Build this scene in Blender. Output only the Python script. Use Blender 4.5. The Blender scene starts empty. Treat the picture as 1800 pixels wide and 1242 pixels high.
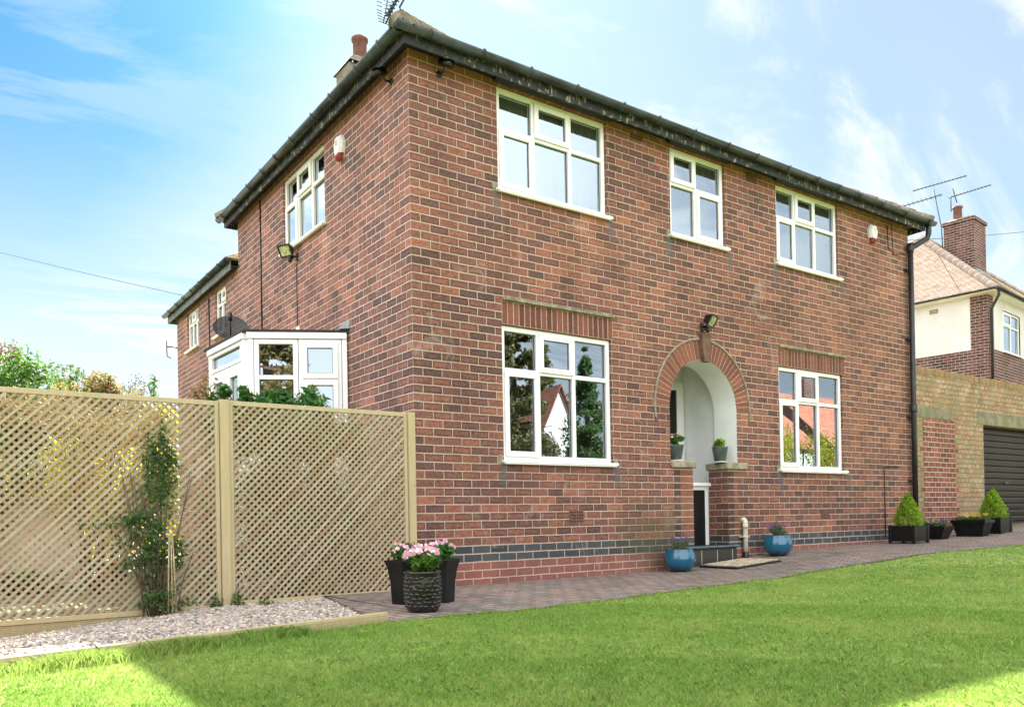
import bpy, math, random
import numpy as np
random.seed(7); rng = np.random.default_rng(11)
PI = math.pi
R_ = math.radians
scene = bpy.context.scene
col = scene.collection

# ------------------------------------------------------------------ camera
CP = dict(pos=(-3.96249, -7.26966, 0.68268), yaw=0.61718, pitch=0.00564, roll=-0.01801, f=1436.11, sy=282.50, sx=1.063)
def _basis():
    y, p, r = CP['yaw'], CP['pitch'], CP['roll']
    F = np.array([math.sin(y)*math.cos(p), math.cos(y)*math.cos(p), math.sin(p)])
    R = np.array([math.cos(y), -math.sin(y), 0.]); U = np.cross(R, F)
    return F, R*math.cos(r)+U*math.sin(r), -R*math.sin(r)+U*math.cos(r)
F_, R2, U2 = _basis(); C0 = np.array(CP['pos'])
def at(u, v, depth):
    return C0 + (F_ + R2*((u-900-CP['sx'])/CP['f']) - U2*((v-621-CP['sy'])/CP['f']))*depth
from mathutils import Matrix, Vector, noise
cam = bpy.data.cameras.new('camera'); cam_o = bpy.data.objects.new('camera', cam); col.objects.link(cam_o)
cam.sensor_fit = 'HORIZONTAL'; cam.sensor_width = 36; cam.lens = CP['f']/1800*36
cam.shift_y = CP['sy']/1800; cam.shift_x = -CP['sx']/1800; cam.clip_end = 2000; cam.clip_start = 0.05
M = Matrix(((R2[0], U2[0], -F_[0], C0[0]), (R2[1], U2[1], -F_[1], C0[1]), (R2[2], U2[2], -F_[2], C0[2]), (0, 0, 0, 1)))
cam_o.matrix_world = M
scene.camera = cam_o

# ------------------------------------------------------------------ node helpers
class NT:
    def __init__(s, nt): s.nt = nt; s.N = nt.nodes; s.L = nt.links
    def n(s, t, **k):
        o = s.N.new(t)
        for a, b in k.items(): setattr(o, a, b)
        return o
    def put(s, sock, v):
        if isinstance(v, bpy.types.NodeSocket): s.L.new(v, sock)
        elif isinstance(v, (tuple, list)) and len(v) == 3 and sock.type == 'RGBA': sock.default_value = (*v, 1)
        else: sock.default_value = v
    def m(s, op, a, b=0, c=0, clamp=False):
        o = s.n('ShaderNodeMath', operation=op, use_clamp=clamp)
        s.put(o.inputs[0], a)
        if op not in ('FLOOR', 'FRACT', 'ABSOLUTE', 'SINE', 'COSINE', 'SQRT'): s.put(o.inputs[1], b)
        if op in ('MULTIPLY_ADD', 'COMPARE'): s.put(o.inputs[2], c)
        return o.outputs[0]
    def vm(s, op, a, b=(0, 0, 0)):
        o = s.n('ShaderNodeVectorMath', operation=op); s.put(o.inputs[0], a)
        if op == 'SCALE': s.put(o.inputs[3], b)
        else: s.put(o.inputs[1], b)
        return o.outputs[0]
    def smooth(s, x, lo, hi, a=0., b=1.):
        o = s.n('ShaderNodeMapRange', interpolation_type='SMOOTHSTEP'); s.put(o.inputs[0], x)
        for i, v in enumerate((lo, hi, a, b)): s.put(o.inputs[i+1], v)
        return o.outputs[0]
    def mix(s, f, a, b, mode='MIX'):
        o = s.n('ShaderNodeMix', data_type='RGBA', blend_type=mode, clamp_factor=True)
        s.put(o.inputs[0], f); s.put(o.inputs[6], a); s.put(o.inputs[7], b); return o.outputs[2]
    def noise(s, vec=None, scale=5, detail=3, rough=.5, dist=0., dim='3D'):
        o = s.n('ShaderNodeTexNoise', noise_dimensions=dim)
        if vec is not None: s.L.new(vec, o.inputs['Vector'])
        o.inputs['Scale'].default_value = scale; o.inputs['Detail'].default_value = detail
        o.inputs['Roughness'].default_value = rough; o.inputs['Distortion'].default_value = dist
        return o.outputs[0]
    def ramp(s, f, stops, interp='LINEAR'):
        o = s.n('ShaderNodeValToRGB'); s.put(o.inputs[0], f); cr = o.color_ramp; cr.interpolation = interp
        while len(cr.elements) < len(stops): cr.elements.new(.5)
        for e, (p, c) in zip(cr.elements, stops): e.position = p; e.color = (*c, 1)
        return o.outputs[0]
    def coord(s, w='Object'): return s.n('ShaderNodeTexCoord').outputs[w]
    def xyz(s, v):
        o = s.n('ShaderNodeSeparateXYZ'); s.L.new(v, o.inputs[0]); return o.outputs
    def comb(s, x, y, z=0):
        o = s.n('ShaderNodeCombineXYZ')
        for i, v in enumerate((x, y, z)): s.put(o.inputs[i], v)
        return o.outputs[0]
    def bump(s, h, strength=.3, dist=.01):
        o = s.n('ShaderNodeBump'); s.put(o.inputs['Height'], h); o.inputs['Strength'].default_value = strength
        o.inputs['Distance'].default_value = dist; return o.outputs[0]

def newmat(name):
    mt = bpy.data.materials.new(name); mt.use_nodes = True; t = NT(mt.node_tree)
    p = t.N['Principled BSDF']; return mt, t, p
def setp(t, p, color=None, rough=None, metal=None, spec=None, normal=None, **k):
    if color is not None: t.put(p.inputs['Base Color'], color)
    if rough is not None: t.put(p.inputs['Roughness'], rough)
    if metal is not None: t.put(p.inputs['Metallic'], metal)
    if spec is not None: t.put(p.inputs['Specular IOR Level'], spec)
    if normal is not None: t.put(p.inputs['Normal'], normal)
    for a, b in k.items(): t.put(p.inputs[a.replace('_', ' ')], b)

def simple(name, c, rough=.5, var=.12, scale=6, bump=0., bscale=60, metal=0, spec=.5, dirt=None, dirtscale=3, dirtamt=.5):
    mt, t, p = newmat(name); co = t.coord()
    n1 = t.noise(co, scale, 5, .6)
    c2 = tuple(x*(1-var*2) for x in c); c3 = tuple(min(1, x*(1+var)) for x in c)
    cc = t.mix(t.smooth(n1, .3, .7), c2, c3)
    if dirt:
        nd = t.noise(co, dirtscale, 6, .65, .4)
        cc = t.mix(t.smooth(nd, .62-dirtamt*.3, .75), cc, dirt)
    setp(t, p, cc, rough, metal, spec)
    if bump: setp(t, p, normal=t.bump(t.noise(co, bscale, 4, .6), bump, .01))
    return mt

def brickmat(name, cols, mortar, L=.225, H=.087, off=.3, swap=False, band=False, joint=.0064, sooty=.6, stain=False, bumps=.6, mossy=None, mossamt=.5, shift=.5, rough=.85, slant=0, vj=.0014, weather=1):
    mt, t, p = newmat(name)
    uv = t.n('ShaderNodeUVMap').outputs[0]; x, y, _ = t.xyz(uv)
    if swap: x, y = y, x
    if slant:
        x2 = t.m('ADD', t.m('MULTIPLY', x, math.cos(slant)), t.m('MULTIPLY', y, -math.sin(slant)))
        y = t.m('ADD', t.m('MULTIPLY', x, math.sin(slant)), t.m('MULTIPLY', y, math.cos(slant))); x = x2
    wn = t.noise(uv, 7, 2, .5, dim='2D'); wn2 = t.noise(t.vm('ADD', uv, (31, 17, 0)), 9, 2, .5, dim='2D')
    xw = t.m('ADD', x, t.m('MULTIPLY', t.m('SUBTRACT', wn2, .5), .010)); yw = t.m('ADD', y, t.m('MULTIPLY', t.m('SUBTRACT', wn, .5), .007))
    s = t.m('ADD', t.m('DIVIDE', yw, H), off); row = t.m('FLOOR', s)
    par = t.m('FRACT', t.m('MULTIPLY', t.m('ADD', row, 1000), .5))
    fu = t.m('ADD', t.m('DIVIDE', xw, L), t.m('MULTIPLY', par, shift*2)); colm = t.m('FLOOR', fu)
    # small random shift of each joint
    fx = t.m('FRACT', fu); fy = t.m('FRACT', s)
    dx = t.m('MULTIPLY', t.m('MINIMUM', fx, t.m('SUBTRACT', 1, fx)), L)
    dy = t.m('MULTIPLY', t.m('MINIMUM', fy, t.m('SUBTRACT', 1, fy)), H)
    d = t.m('MINIMUM', t.m('ADD', dx, vj), dy)
    w = t.n('ShaderNodeTexWhiteNoise', noise_dimensions='2D'); t.L.new(t.comb(colm, row), w.inputs[0])
    rc = t.xyz(w.outputs[1]) if False else None
    sp = t.n('ShaderNodeSeparateColor'); t.L.new(w.outputs[1], sp.inputs[0]); r1, r2, r3 = sp.outputs[0], sp.outputs[1], sp.outputs[2]
    big = t.noise(uv, .55, 3, .6, dim='2D')
    rr = t.m('ADD', r1, t.m('MULTIPLY', t.m('SUBTRACT', big, .5), .9), clamp=True)
    n = len(cols); base = t.ramp(rr, [(i/(n-1), c) for i, c in enumerate(cols)])
    base = t.mix(t.m('MULTIPLY', t.m('SUBTRACT', r3, .4), .8, clamp=True), base, tuple(c*1.2 for c in cols[n//2]))
    mott = t.noise(t.vm('ADD', t.comb(x, y, 0), t.vm('SCALE', w.outputs[1], 9.)), 38, 5, .7)
    base = t.mix(1., base, t.ramp(mott, [(.28, (.50, .50, .52)), (.52, (1., 1., 1.)), (.76, (1.55, 1.45, 1.4))]), 'MULTIPLY')
    if sooty:
        dd = t.m('ADD', d, t.m('MULTIPLY', t.m('SUBTRACT', mott, .5), .04))
        edge = t.m('MULTIPLY', t.smooth(dd, .010, .034, 1, 0), t.smooth(r2, .15, .7))
        base = t.mix(t.m('MULTIPLY', edge, sooty), base, (.055, .032, .034))
    if band:
        sv = t.m('ADD', t.m('DIVIDE', y, H), off)
        isb = t.m('MULTIPLY', t.smooth(sv, 2.98, 3.02), t.smooth(sv, 4.98, 5.02, 1, 0))
        low = t.smooth(sv, 2.98, 3.02, 1, 0); high = t.smooth(sv, 59.7, 60.1)
        base = t.mix(t.m('MULTIPLY', low, .75), base, t.mix(mott, (.19, .07, .06), (.30, .12, .10)))
        base = t.mix(t.m('MULTIPLY', high, .55), base, t.mix(mott, (.24, .09, .065), (.34, .135, .09)))
        base = t.mix(isb, base, t.mix(r1, t.mix(mott, (.022, .027, .032), (.06, .068, .076)), t.mix(mott, (.035, .042, .048), (.11, .12, .13))))
    g = t.noise(uv, 60, 4, .7, dim='2D')
    mc = t.mix(g, tuple(c*.72 for c in mortar), tuple(min(1, c*1.15) for c in mortar))
    mc = t.mix(t.smooth(t.noise(uv, 1.3, 4, .6, dim='2D'), .5, .8, 0, .45), mc, tuple(c*.5 for c in mortar))
    jw = t.m('ADD', joint, t.m('MULTIPLY', t.m('SUBTRACT', g, .5), .006))
    mask = t.smooth(d, t.m('SUBTRACT', jw, .0018), t.m('ADD', jw, .0018))
    wv = t.noise(t.comb(t.m('MULTIPLY', x, 2.2), t.m('MULTIPLY', y, .8), 0), .9, 5, .65, .5)
    cc = t.mix(mask, mc, base)
    if weather:
        cc = t.mix(1., cc, t.ramp(wv, [(.3, (.80, .78, .76)), (.5, (1., 1., 1.)), (.7, (1.16, 1.15, 1.15))]), 'MULTIPLY')
        cc = t.mix(t.smooth(t.noise(uv, 2.3, 7, .7, .8, '2D'), .60, .74, 0, .30), cc, (.50, .42, .36))
    if stain:
        # green-brown algae on the low wall beside the porch
        ex = t.m('DIVIDE', t.m('SUBTRACT', x, 3.35), .75); ey = t.m('DIVIDE', t.m('SUBTRACT', y, .42), .5)
        r = t.m('SQRT', t.m('ADD', t.m('MULTIPLY', ex, ex), t.m('MULTIPLY', ey, ey)))
        r = t.m('ADD', r, t.m('MULTIPLY', t.m('SUBTRACT', t.noise(uv, 2.5, 5, .65, dim='2D'), .5), 1.2))
        cc = t.mix(t.m('MULTIPLY', t.smooth(r, .35, 1.15, 1, 0), .55), cc, (.10, .085, .045))
        # grey runs under the ends of the window sills
        for sx_, z1_ in ((1.09, 1.27), (2.75, 1.27), (5.9, 1.27), (7.58, 1.27), (1.06, 4.23), (2.72, 4.23), (3.72, 4.23), (4.88, 4.23), (5.87, 4.23), (7.5, 4.23)):
            q = t.m('MULTIPLY', t.smooth(t.m('ABSOLUTE', t.m('SUBTRACT', xw, sx_)), .02, .07, 1, 0), t.m('MULTIPLY', t.smooth(yw, z1_-.38, z1_-.1), t.smooth(yw, z1_-.01, z1_+.01, 1, 0)))
            cc = t.mix(t.m('MULTIPLY', q, .6), cc, (.10, .115, .12))
    if mossy:
        mm = t.smooth(t.noise(uv, 1.7, 6, .65, dim='2D'), .62-mossamt*.25, .78-mossamt*.2)
        cc = t.mix(t.m('MULTIPLY', mm, .7), cc, mossy)
    h = t.m('ADD', t.m('MULTIPLY', mask, .7), t.m('MULTIPLY', mott, .3))
    setp(t, p, cc, rough, spec=.25, normal=t.bump(h, bumps, .008))
    return mt

def leafmat(name, dark, light, trans=.5, rough=.55, tip=None, tipamt=.15):
    mt, t, p = newmat(name)
    r = t.n('ShaderNodeNewGeometry').outputs['Random Per Island']; co = t.coord()
    base = t.mix(r, dark, light)
    base = t.mix(t.smooth(t.noise(co, 2.2, 3, .6), .35, .7, 0, .5), base, tuple(c*.55 for c in dark))
    if tip: base = t.mix(t.smooth(t.m('FRACT', t.m('MULTIPLY', r, 17.3)), 1-tipamt, 1-tipamt+.02), base, tip)
    setp(t, p, base, rough, spec=.3)
    tr = t.n('ShaderNodeBsdfTranslucent'); t.put(tr.inputs[0], t.mix(.5, base, tuple(min(1, c*2.2) for c in light)))
    mx = t.n('ShaderNodeMixShader'); mx.inputs[0].default_value = trans*.6
    t.L.new(p.outputs[0], mx.inputs[1]); t.L.new(tr.outputs[0], mx.inputs[2])
    t.L.new(mx.outputs[0], t.N['Material Output'].inputs[0])
    return mt

MAT = {}
MORT = (.50, .375, .29)
BR = [(.122, .066, .061), (.165, .078, .065), (.215, .092, .071), (.262, .107, .078), (.33, .135, .089)]
MAT['brick'] = brickmat('house_brick', BR, MORT, band=True, stain=True)
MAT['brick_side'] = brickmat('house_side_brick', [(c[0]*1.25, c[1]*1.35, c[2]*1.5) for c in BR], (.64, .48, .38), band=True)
MAT['pier_brick'] = brickmat('pier_brick', [(.10, .05, .04), (.2, .08, .055), (.3, .125, .07)], MORT, band=True, L=.4)
MAT['quoin_dark'] = brickmat('dark_quoin', [(.065, .04, .038), (.10, .06, .05), (.13, .07, .058)], MORT, band=True, L=9., sooty=.3)
MAT['quoin_red'] = brickmat('red_quoin', [(.20, .09, .062), (.25, .105, .07), (.28, .12, .078)], MORT, band=True, L=9., sooty=.3)
MAT['old_brick'] = brickmat('weathered_yellow_brick', [(.30, .19, .12), (.38, .23, .14), (.30, .26, .16), (.48, .26, .17), (.40, .32, .22)], (.17, .13, .09), L=.16, H=.087, off=.3, joint=.004, sooty=.3, mossy=(.24, .19, .10), mossamt=.5)
MAT['patch_brick'] = brickmat('repointed_red_brick', [(.16, .06, .05), (.24, .085, .065), (.33, .12, .09)], (.52, .44, .35), L=.2, joint=.0070, sooty=.3)
MAT['nb_brick'] = brickmat('neighbour_brick', [(.06, .038, .037), (.13, .058, .05), (.20, .078, .06)], (.50, .42, .36), H=.085, joint=.007)
MAT['paver'] = brickmat('block_paving', [(.17, .14, .125), (.24, .18, .155), (.30, .215, .185), (.25, .22, .20), (.17, .16, .15)], (.05, .045, .035), L=.2, H=.1, off=0, swap=True, joint=.0065, vj=0., sooty=.1, bumps=.5, mossy=(.17, .155, .11), mossamt=.3, slant=R_(8))
def piece_mat(name, cols, rough=.85):
    mt, t, p = newmat(name); r = t.n('ShaderNodeNewGeometry').outputs['Random Per Island']; co = t.coord()
    n = len(cols); b = t.ramp(r, [(i/(n-1), c) for i, c in enumerate(cols)])
    mo = t.noise(co, 45, 5, .7); b = t.mix(1., b, t.ramp(mo, [(.25, (.6, .6, .6)), (.6, (1.05, 1.03, 1.)), (.8, (1.4, 1.3, 1.2))]), 'MULTIPLY')
    setp(t, p, b, rough, spec=.25, normal=t.bump(mo, .5, .006)); return mt
MAT['voussoir'] = piece_mat('voussoir_brick', [(.17, .068, .052), (.23, .09, .065), (.29, .112, .075)])
MAT['soldier'] = piece_mat('soldier_brick', [(.12, .05, .045), (.19, .07, .055), (.26, .10, .068)])
MAT['coping_brick'] = piece_mat('coping_brick', [(.22, .15, .09), (.33, .20, .11), (.26, .22, .12), (.40, .22, .12)])
MAT['gravel'] = piece_mat('gravel_stone', [(.26, .20, .17), (.52, .42, .36), (.38, .36, .36), (.66, .58, .52), (.20, .19, .20), (.58, .42, .34), (.74, .70, .64)], .6)
MAT['mortar'] = simple('mortar', MORT, .9, .15, 20, .3)
MAT['stone'] = simple('weathered_stone', (.34, .29, .21), .9, .2, 12, .6, 70, dirt=(.17, .155, .11), dirtscale=9, dirtamt=.6)
MAT['concrete'] = simple('mossy_concrete', (.24, .21, .15), .9, .2, 5, .6, 60, dirt=(.17, .17, .08), dirtscale=4, dirtamt=.7)
MAT['upvc'] = simple('white_upvc', (.89, .875, .885), .3, .03, 2)
MAT['upvc_cream'] = simple('white_frame', (.89, .86, .81), .35, .03, 2)
MAT['render'] = simple('white_render', (.90, .90, .90), .7, .04, 2, .15, 80)
MAT['render_nb'] = simple('neighbour_render', (.66, .65, .63), .8, .05, 1.5, .2, 40)
MAT['gutter'] = simple('gutter_paint', (.040, .050, .058), .28, .3, 4, dirt=(.075, .075, .055), dirtscale=5, dirtamt=.1)
MAT['black'] = simple('black_plastic', (.008, .009, .010), .35, .2, 8)
MAT['blackmetal'] = simple('black_metal', (.018, .019, .022), .4, .2, 8)
MAT['rubber'] = simple('rubber_mat', (.05, .04, .04), .9, .3, 30, .8, 120)
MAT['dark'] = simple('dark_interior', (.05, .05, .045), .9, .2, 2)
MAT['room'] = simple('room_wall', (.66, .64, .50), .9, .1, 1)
MAT['net'] = simple('net_curtain', (.75, .77, .78), .9, .04, 8)
def mk_net():
    mt, t, p = newmat('sheer_net_curtain'); setp(t, p, (.62, .65, .68), .9)
    tl = t.n('ShaderNodeBsdfTranslucent'); tl.inputs[0].default_value = (.8, .82, .84, 1); tr = t.n('ShaderNodeBsdfTransparent')
    a = t.n('ShaderNodeMixShader'); a.inputs[0].default_value = .4; t.L.new(p.outputs[0], a.inputs[1]); t.L.new(tl.outputs[0], a.inputs[2])
    c = t.n('ShaderNodeMixShader'); c.inputs[0].default_value = .25; t.L.new(a.outputs[0], c.inputs[1]); t.L.new(tr.outputs[0], c.inputs[2]); t.L.new(c.outputs[0], t.N['Material Output'].inputs[0]); return mt
MAT['net'] = mk_net()
MAT['blind'] = simple('olive_blind', (.55, .52, .30), .8, .1, 6)
MAT['purple'] = simple('plum_curtain', (.05, .035, .05), .85, .2, 8)
MAT['terracotta'] = simple('terracotta', (.19, .085, .062), .8, .2, 12, .3)
MAT['soffit'] = simple('soffit_board', (.018, .018, .02), .7, .2, 8)
MAT['lead'] = simple('lead_flashing', (.30, .32, .34), .55, .2, 8, .2)
MAT['alarm'] = simple('alarm_cover', (.78, .77, .74), .35, .03, 5)
MAT['alarmred'] = simple('alarm_lens', (.28, .02, .03), .3, .1, 5)
MAT['lampglass'] = simple('lamp_reflector', (.60, .60, .30), .25, .3, 14, metal=.3)
MAT['alu'] = simple('aluminium_rod', (.10, .12, .14), .4, .1, 5, metal=.6)
MAT['mat'] = simple('coir_mat', (.56, .46, .33), .95, .25, 16, .9, 150)
MAT['pipe'] = simple('cream_pipe', (.62, .60, .48), .4, .1, 6)
MAT['soil'] = simple('soil', (.05, .035, .025), .95, .3, 20, .8, 50)
MAT['bark'] = simple('bark', (.13, .095, .065), .9, .3, 12, .8, 40)
MAT['cane'] = simple('cane', (.45, .36, .2), .7, .2, 12)
MAT['road'] = simple('asphalt', (.055, .055, .055), .9, .2, 20, .5, 80)
MAT['garden'] = simple('garden_ground', (.12, .13, .06), .95, .35, 3, .6, 30)
MAT['cream_wall'] = simple('cream_wall', (.86, .74, .64), .85, .12, 3, .3, 30)
MAT['galv'] = simple('zinc_pot', (.10, .125, .125), .45, .2, 10, metal=.4)

def mk_fascia():
    mt, t, p = newmat('peeling_black_fascia'); co = t.coord(); x, y, z = t.xyz(co)
    v = t.comb(t.m('MULTIPLY', t.m('ADD', x, y), 5), 0, t.m('MULTIPLY', z, 4))
    n1 = t.noise(v, 2.0, 7, .72, .6)
    n2 = t.noise(t.comb(t.m('MULTIPLY', t.m('ADD', x, y), 22), 0, t.m('MULTIPLY', z, 5)), 1.4, 4, .6, .2)
    c = t.mix(t.smooth(n1, .50, .60), (.016, .019, .022), (.045, .046, .036))
    c = t.mix(t.smooth(t.m('MULTIPLY', n1, n2), .30, .34), c, (.40, .36, .27))
    setp(t, p, c, .6, normal=t.bump(n1, .4, .01)); return mt
MAT['fascia'] = mk_fascia()
def mk_tiles(name, cols, course=.10, wid=.165, moss=None):
    mt, t, p = newmat(name); uv = t.n('ShaderNodeUVMap').outputs[0]; x, y, _ = t.xyz(uv)
    s = t.m('DIVIDE', y, course); row = t.m('FLOOR', s); par = t.m('FRACT', t.m('MULTIPLY', t.m('ADD', row, 100), .5))
    fu = t.m('ADD', t.m('DIVIDE', x, wid), par); cl = t.m('FLOOR', fu)
    w = t.n('ShaderNodeTexWhiteNoise', noise_dimensions='2D'); t.L.new(t.comb(cl, row), w.inputs[0])
    n = len(cols); b = t.ramp(w.outputs[0], [(i/(n-1), c) for i, c in enumerate(cols)])
    fy = t.m('FRACT', s); fx = t.m('FRACT', fu)
    gap = t.m('MULTIPLY', t.smooth(fx, .02, .06), t.smooth(fx, .95, .985, 1, 0))
    step = t.smooth(fy, 0., .13)
    b = t.mix(t.m('MULTIPLY', gap, step), tuple(c*.3 for c in cols[0]), b)
    nn = t.noise(uv, 3, 6, .65, dim='2D'); b = t.mix(t.smooth(nn, .45, .7, 0, .6), b, moss or tuple(c*.6 for c in cols[0]))
    h = t.m('MULTIPLY', t.m('SUBTRACT', 1., fy), step)
    setp(t, p, b, 1., spec=.0, normal=t.bump(t.m('ADD', h, t.m('MULTIPLY', nn, .3)), 1., .03)); return mt
MAT['tiles'] = mk_tiles('brown_roof_tiles', [(.16, .115, .08), (.24, .17, .12), (.20, .16, .11)], moss=(.12, .115, .07))
MAT['nb_tiles'] = mk_tiles('pale_plain_tiles', [(.19, .145, .12), (.27, .205, .17), (.23, .18, .15), (.30, .23, .19)], course=.11, wid=.17, moss=(.17, .135, .11))
MAT['nb_tiles_moss'] = mk_tiles('mossy_plain_tiles', [(.22, .16, .11), (.34, .25, .17), (.17, .16, .10)], course=.11, wid=.17, moss=(.11, .12, .07))
MAT['red_tiles'] = mk_tiles('red_roof_tiles', [(.42, .17, .11), (.52, .22, .15), (.46, .21, .15)], course=.18, wid=.25)
MAT['ridge'] = simple('ridge_tile', (.27, .215, .15), .95, .25, 14, .8, 60, dirt=(.15, .14, .09), dirtscale=6, dirtamt=.5)
MAT['ridge_nb'] = simple('pale_ridge_tile', (.42, .32, .27), .9, .12, 7, .4, 40, dirt=(.36, .28, .22), dirtscale=4, dirtamt=.4)
def mk_wood(name, c, green, va=.5):
    mt, t, p = newmat(name); r = t.n('ShaderNodeNewGeometry').outputs['Random Per Island']; co = t.coord()
    x, y, z = t.xyz(co)
    g = t.noise(t.comb(t.m('MULTIPLY', x, 40), t.m('MULTIPLY', y, 40), t.m('MULTIPLY', z, 3)), 1., 4, .6, .5)
    b = t.mix(g, tuple(q*.72 for q in c), tuple(min(1, q*1.15) for q in c))
    b = t.mix(t.smooth(r, .3, 1., 0, va), b, (.50, .46, .37))
    b = t.mix(t.smooth(t.m('FRACT', t.m('MULTIPLY', r, 7.7)), .6, 1., 0, .6), b, (.33, .22, .13))
    b = t.mix(t.smooth(t.noise(co, 3.5, 5, .65, .3), .52, .68, 0, .55), b, green)
    b = t.mix(t.smooth(t.noise(co, 14, 3, .6), .70, .76, 0, .8), b, tuple(q*.35 for q in c))
    setp(t, p, b, .8, spec=.25, normal=t.bump(g, .3, .004)); return mt
MAT['wood'] = mk_wood('treated_softwood', (.50, .40, .23), (.37, .36, .20), .2)
MAT['slat'] = mk_wood('trellis_slat', (.40, .335, .23), (.34, .32, .20), .45)
MAT['slat_back'] = mk_wood('trellis_back_slat', (.36, .225, .12), (.32, .25, .13), .25)  # back layer: warm sunlit tone and shade contrast put into the slat colour
def mk_glass(name, base=.22, tint=(.82, .88, .88), k=1.3):
    mt, t, p = newmat(name); t.N.remove(p)
    fr = t.n('ShaderNodeFresnel'); fr.inputs[0].default_value = 1.5
    co = t.coord(); nb = t.bump(t.noise(co, 1.1, 1, .4), .03, .02)
    t.L.new(nb, fr.inputs[1]) if False else None
    fac = t.m('ADD', base, t.m('MULTIPLY', fr.outputs[0], k), clamp=True)
    tr = t.n('ShaderNodeBsdfTransparent'); tr.inputs[0].default_value = (*tint, 1)
    gl = t.n('ShaderNodeBsdfGlossy'); gl.inputs['Roughness'].default_value = 0.; gl.inputs[0].default_value = (.72, .84, .95, 1); t.L.new(nb, gl.inputs['Normal'])
    mx = t.n('ShaderNodeMixShader'); t.L.new(fac, mx.inputs[0]); t.L.new(tr.outputs[0], mx.inputs[1]); t.L.new(gl.outputs[0], mx.inputs[2])
    t.L.new(mx.outputs[0], t.N['Material Output'].inputs[0]); return mt
MAT['glass'] = mk_glass('window_glass', .30, k=1.6)
MAT['glass_upper'] = mk_glass('coated_window_glass', .46, k=1.5)
def mk_bowl():
    mt, t, p = newmat('blue_glaze'); co = t.coord(); x, y, z = t.xyz(co)
    n = t.noise(co, 7, 4, .6, .5); n2 = t.noise(t.comb(t.m('MULTIPLY', x, 8), t.m('MULTIPLY', y, 8), t.m('MULTIPLY', z, 1.5)), 1.5, 3, .6)
    c = t.mix(n2, (.002, .055, .13), (.006, .15, .25))
    c = t.mix(t.smooth(t.m('ADD', z, t.m('MULTIPLY', n, .16)), .07, .17, 1, 0), c, (.025, .025, .022))  # near-black base: stain plus a dark reflection painted into the glaze
    setp(t, p, c, .12, spec=.6, Coat_Weight=.6, Coat_Roughness=.05); return mt
MAT['glaze'] = mk_bowl()
MAT['blackglaze'] = simple('black_glaze', (.012, .011, .011), .1, .3, 20, spec=.7)
MAT['planter'] = simple('planter_plastic', (.006, .007, .008), .38, .25, 9, .2, 90, spec=.3)
MAT['petal_pink'] = leafmat('pink_petal', (.75, .24, .38), (.90, .55, .66), .4, tip=(.85, .80, .80), tipamt=.3)
MAT['petal_purple'] = leafmat('purple_petal', (.12, .05, .24), (.28, .16, .42), .3)
MAT['petal_yellow'] = leafmat('yellow_petal', (.80, .50, .02), (.88, .74, .12), .4, tip=(.85, .80, .55), tipamt=.25)
MAT['petal_orange'] = leafmat('orange_petal', (.82, .30, .02), (.88, .55, .03), .4)
MAT['petal_violet'] = leafmat('violet_petal', (.10, .07, .35), (.30, .24, .60), .3)
MAT['leaf'] = leafmat('fresh_leaf', (.035, .09, .015), (.12, .24, .035))
MAT['leaf_dark'] = leafmat('dark_leaf', (.04, .085, .025), (.12, .20, .06), .55)
MAT['leaf_laurel'] = leafmat('glossy_leaf', (.025, .09, .02), (.10, .24, .05), .4, rough=.3)
MAT['leaf_lime'] = leafmat('lime_conifer', (.09, .18, .012), (.34, .48, .04), .6)
MAT['leaf_grey'] = leafmat('lavender_leaf', (.07, .10, .05), (.17, .21, .12), .3)
MAT['leaf_red'] = leafmat('bronze_leaf', (.09, .06, .04), (.17, .12, .07), .5)
MAT['leaf_gold'] = leafmat('golden_leaf', (.10, .13, .03), (.27, .23, .07), .5, tip=(.34, .15, .08), tipamt=.3)
MAT['leaf_yellow'] = leafmat('yellow_leaf', (.34, .32, .02), (.62, .56, .06), 1.1)
MAT['leaf_conifer'] = leafmat('conifer_leaf', (.07, .085, .03), (.22, .19, .075), .3)
MAT['leaf_tan'] = leafmat('tan_leaf', (.14, .12, .04), (.32, .25, .09), .3)
MAT['leaf_hedge'] = leafmat('hedge_leaf', (.22, .24, .02), (.52, .47, .05), .4)
def mk_grass():
    mt, t, p = newmat('grass_blade'); r = t.n('ShaderNodeNewGeometry').outputs['Random Per Island']; co = t.coord()
    n = t.noise(co, .9, 4, .6); n2 = t.noise(co, 5, 4, .65)
    b = t.mix(r, (.17, .315, .05), (.32, .485, .10))
    b = t.mix(t.smooth(n, .45, .62, 0, .7), b, (.385, .49, .125))
    b = t.mix(t.smooth(n2, .52, .70, 0, .45), b, (.12, .22, .03))
    b = t.mix(t.smooth(t.m('FRACT', t.m('MULTIPLY', r, 13.7)), .93, .95), b, (.45, .40, .18))
    setp(t, p, b, .5, spec=.3)
    tr = t.n('ShaderNodeBsdfTranslucent'); t.put(tr.inputs[0], b)
    mx = t.n('ShaderNodeMixShader'); mx.inputs[0].default_value = .35
    t.L.new(p.outputs[0], mx.inputs[1]); t.L.new(tr.outputs[0], mx.inputs[2]); t.L.new(mx.outputs[0], t.N['Material Output'].inputs[0]); return mt
MAT['grass'] = mk_grass()
MAT['lawn'] = simple('lawn_soil', (.25, .33, .07), .95, .3, 12, .8, 90, dirt=(.13, .12, .05), dirtscale=3, dirtamt=.2)
def mk_door():
    mt, t, p = newmat('garage_slats'); co = t.coord(); x, y, z = t.xyz(co)
    n = t.noise(co, 1.2, 2, .5); c = t.mix(n, (.012, .011, .010), (.03, .024, .018))
    setp(t, p, c, .4, spec=.18); return mt
MAT['garage_door'] = mk_door()

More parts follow.
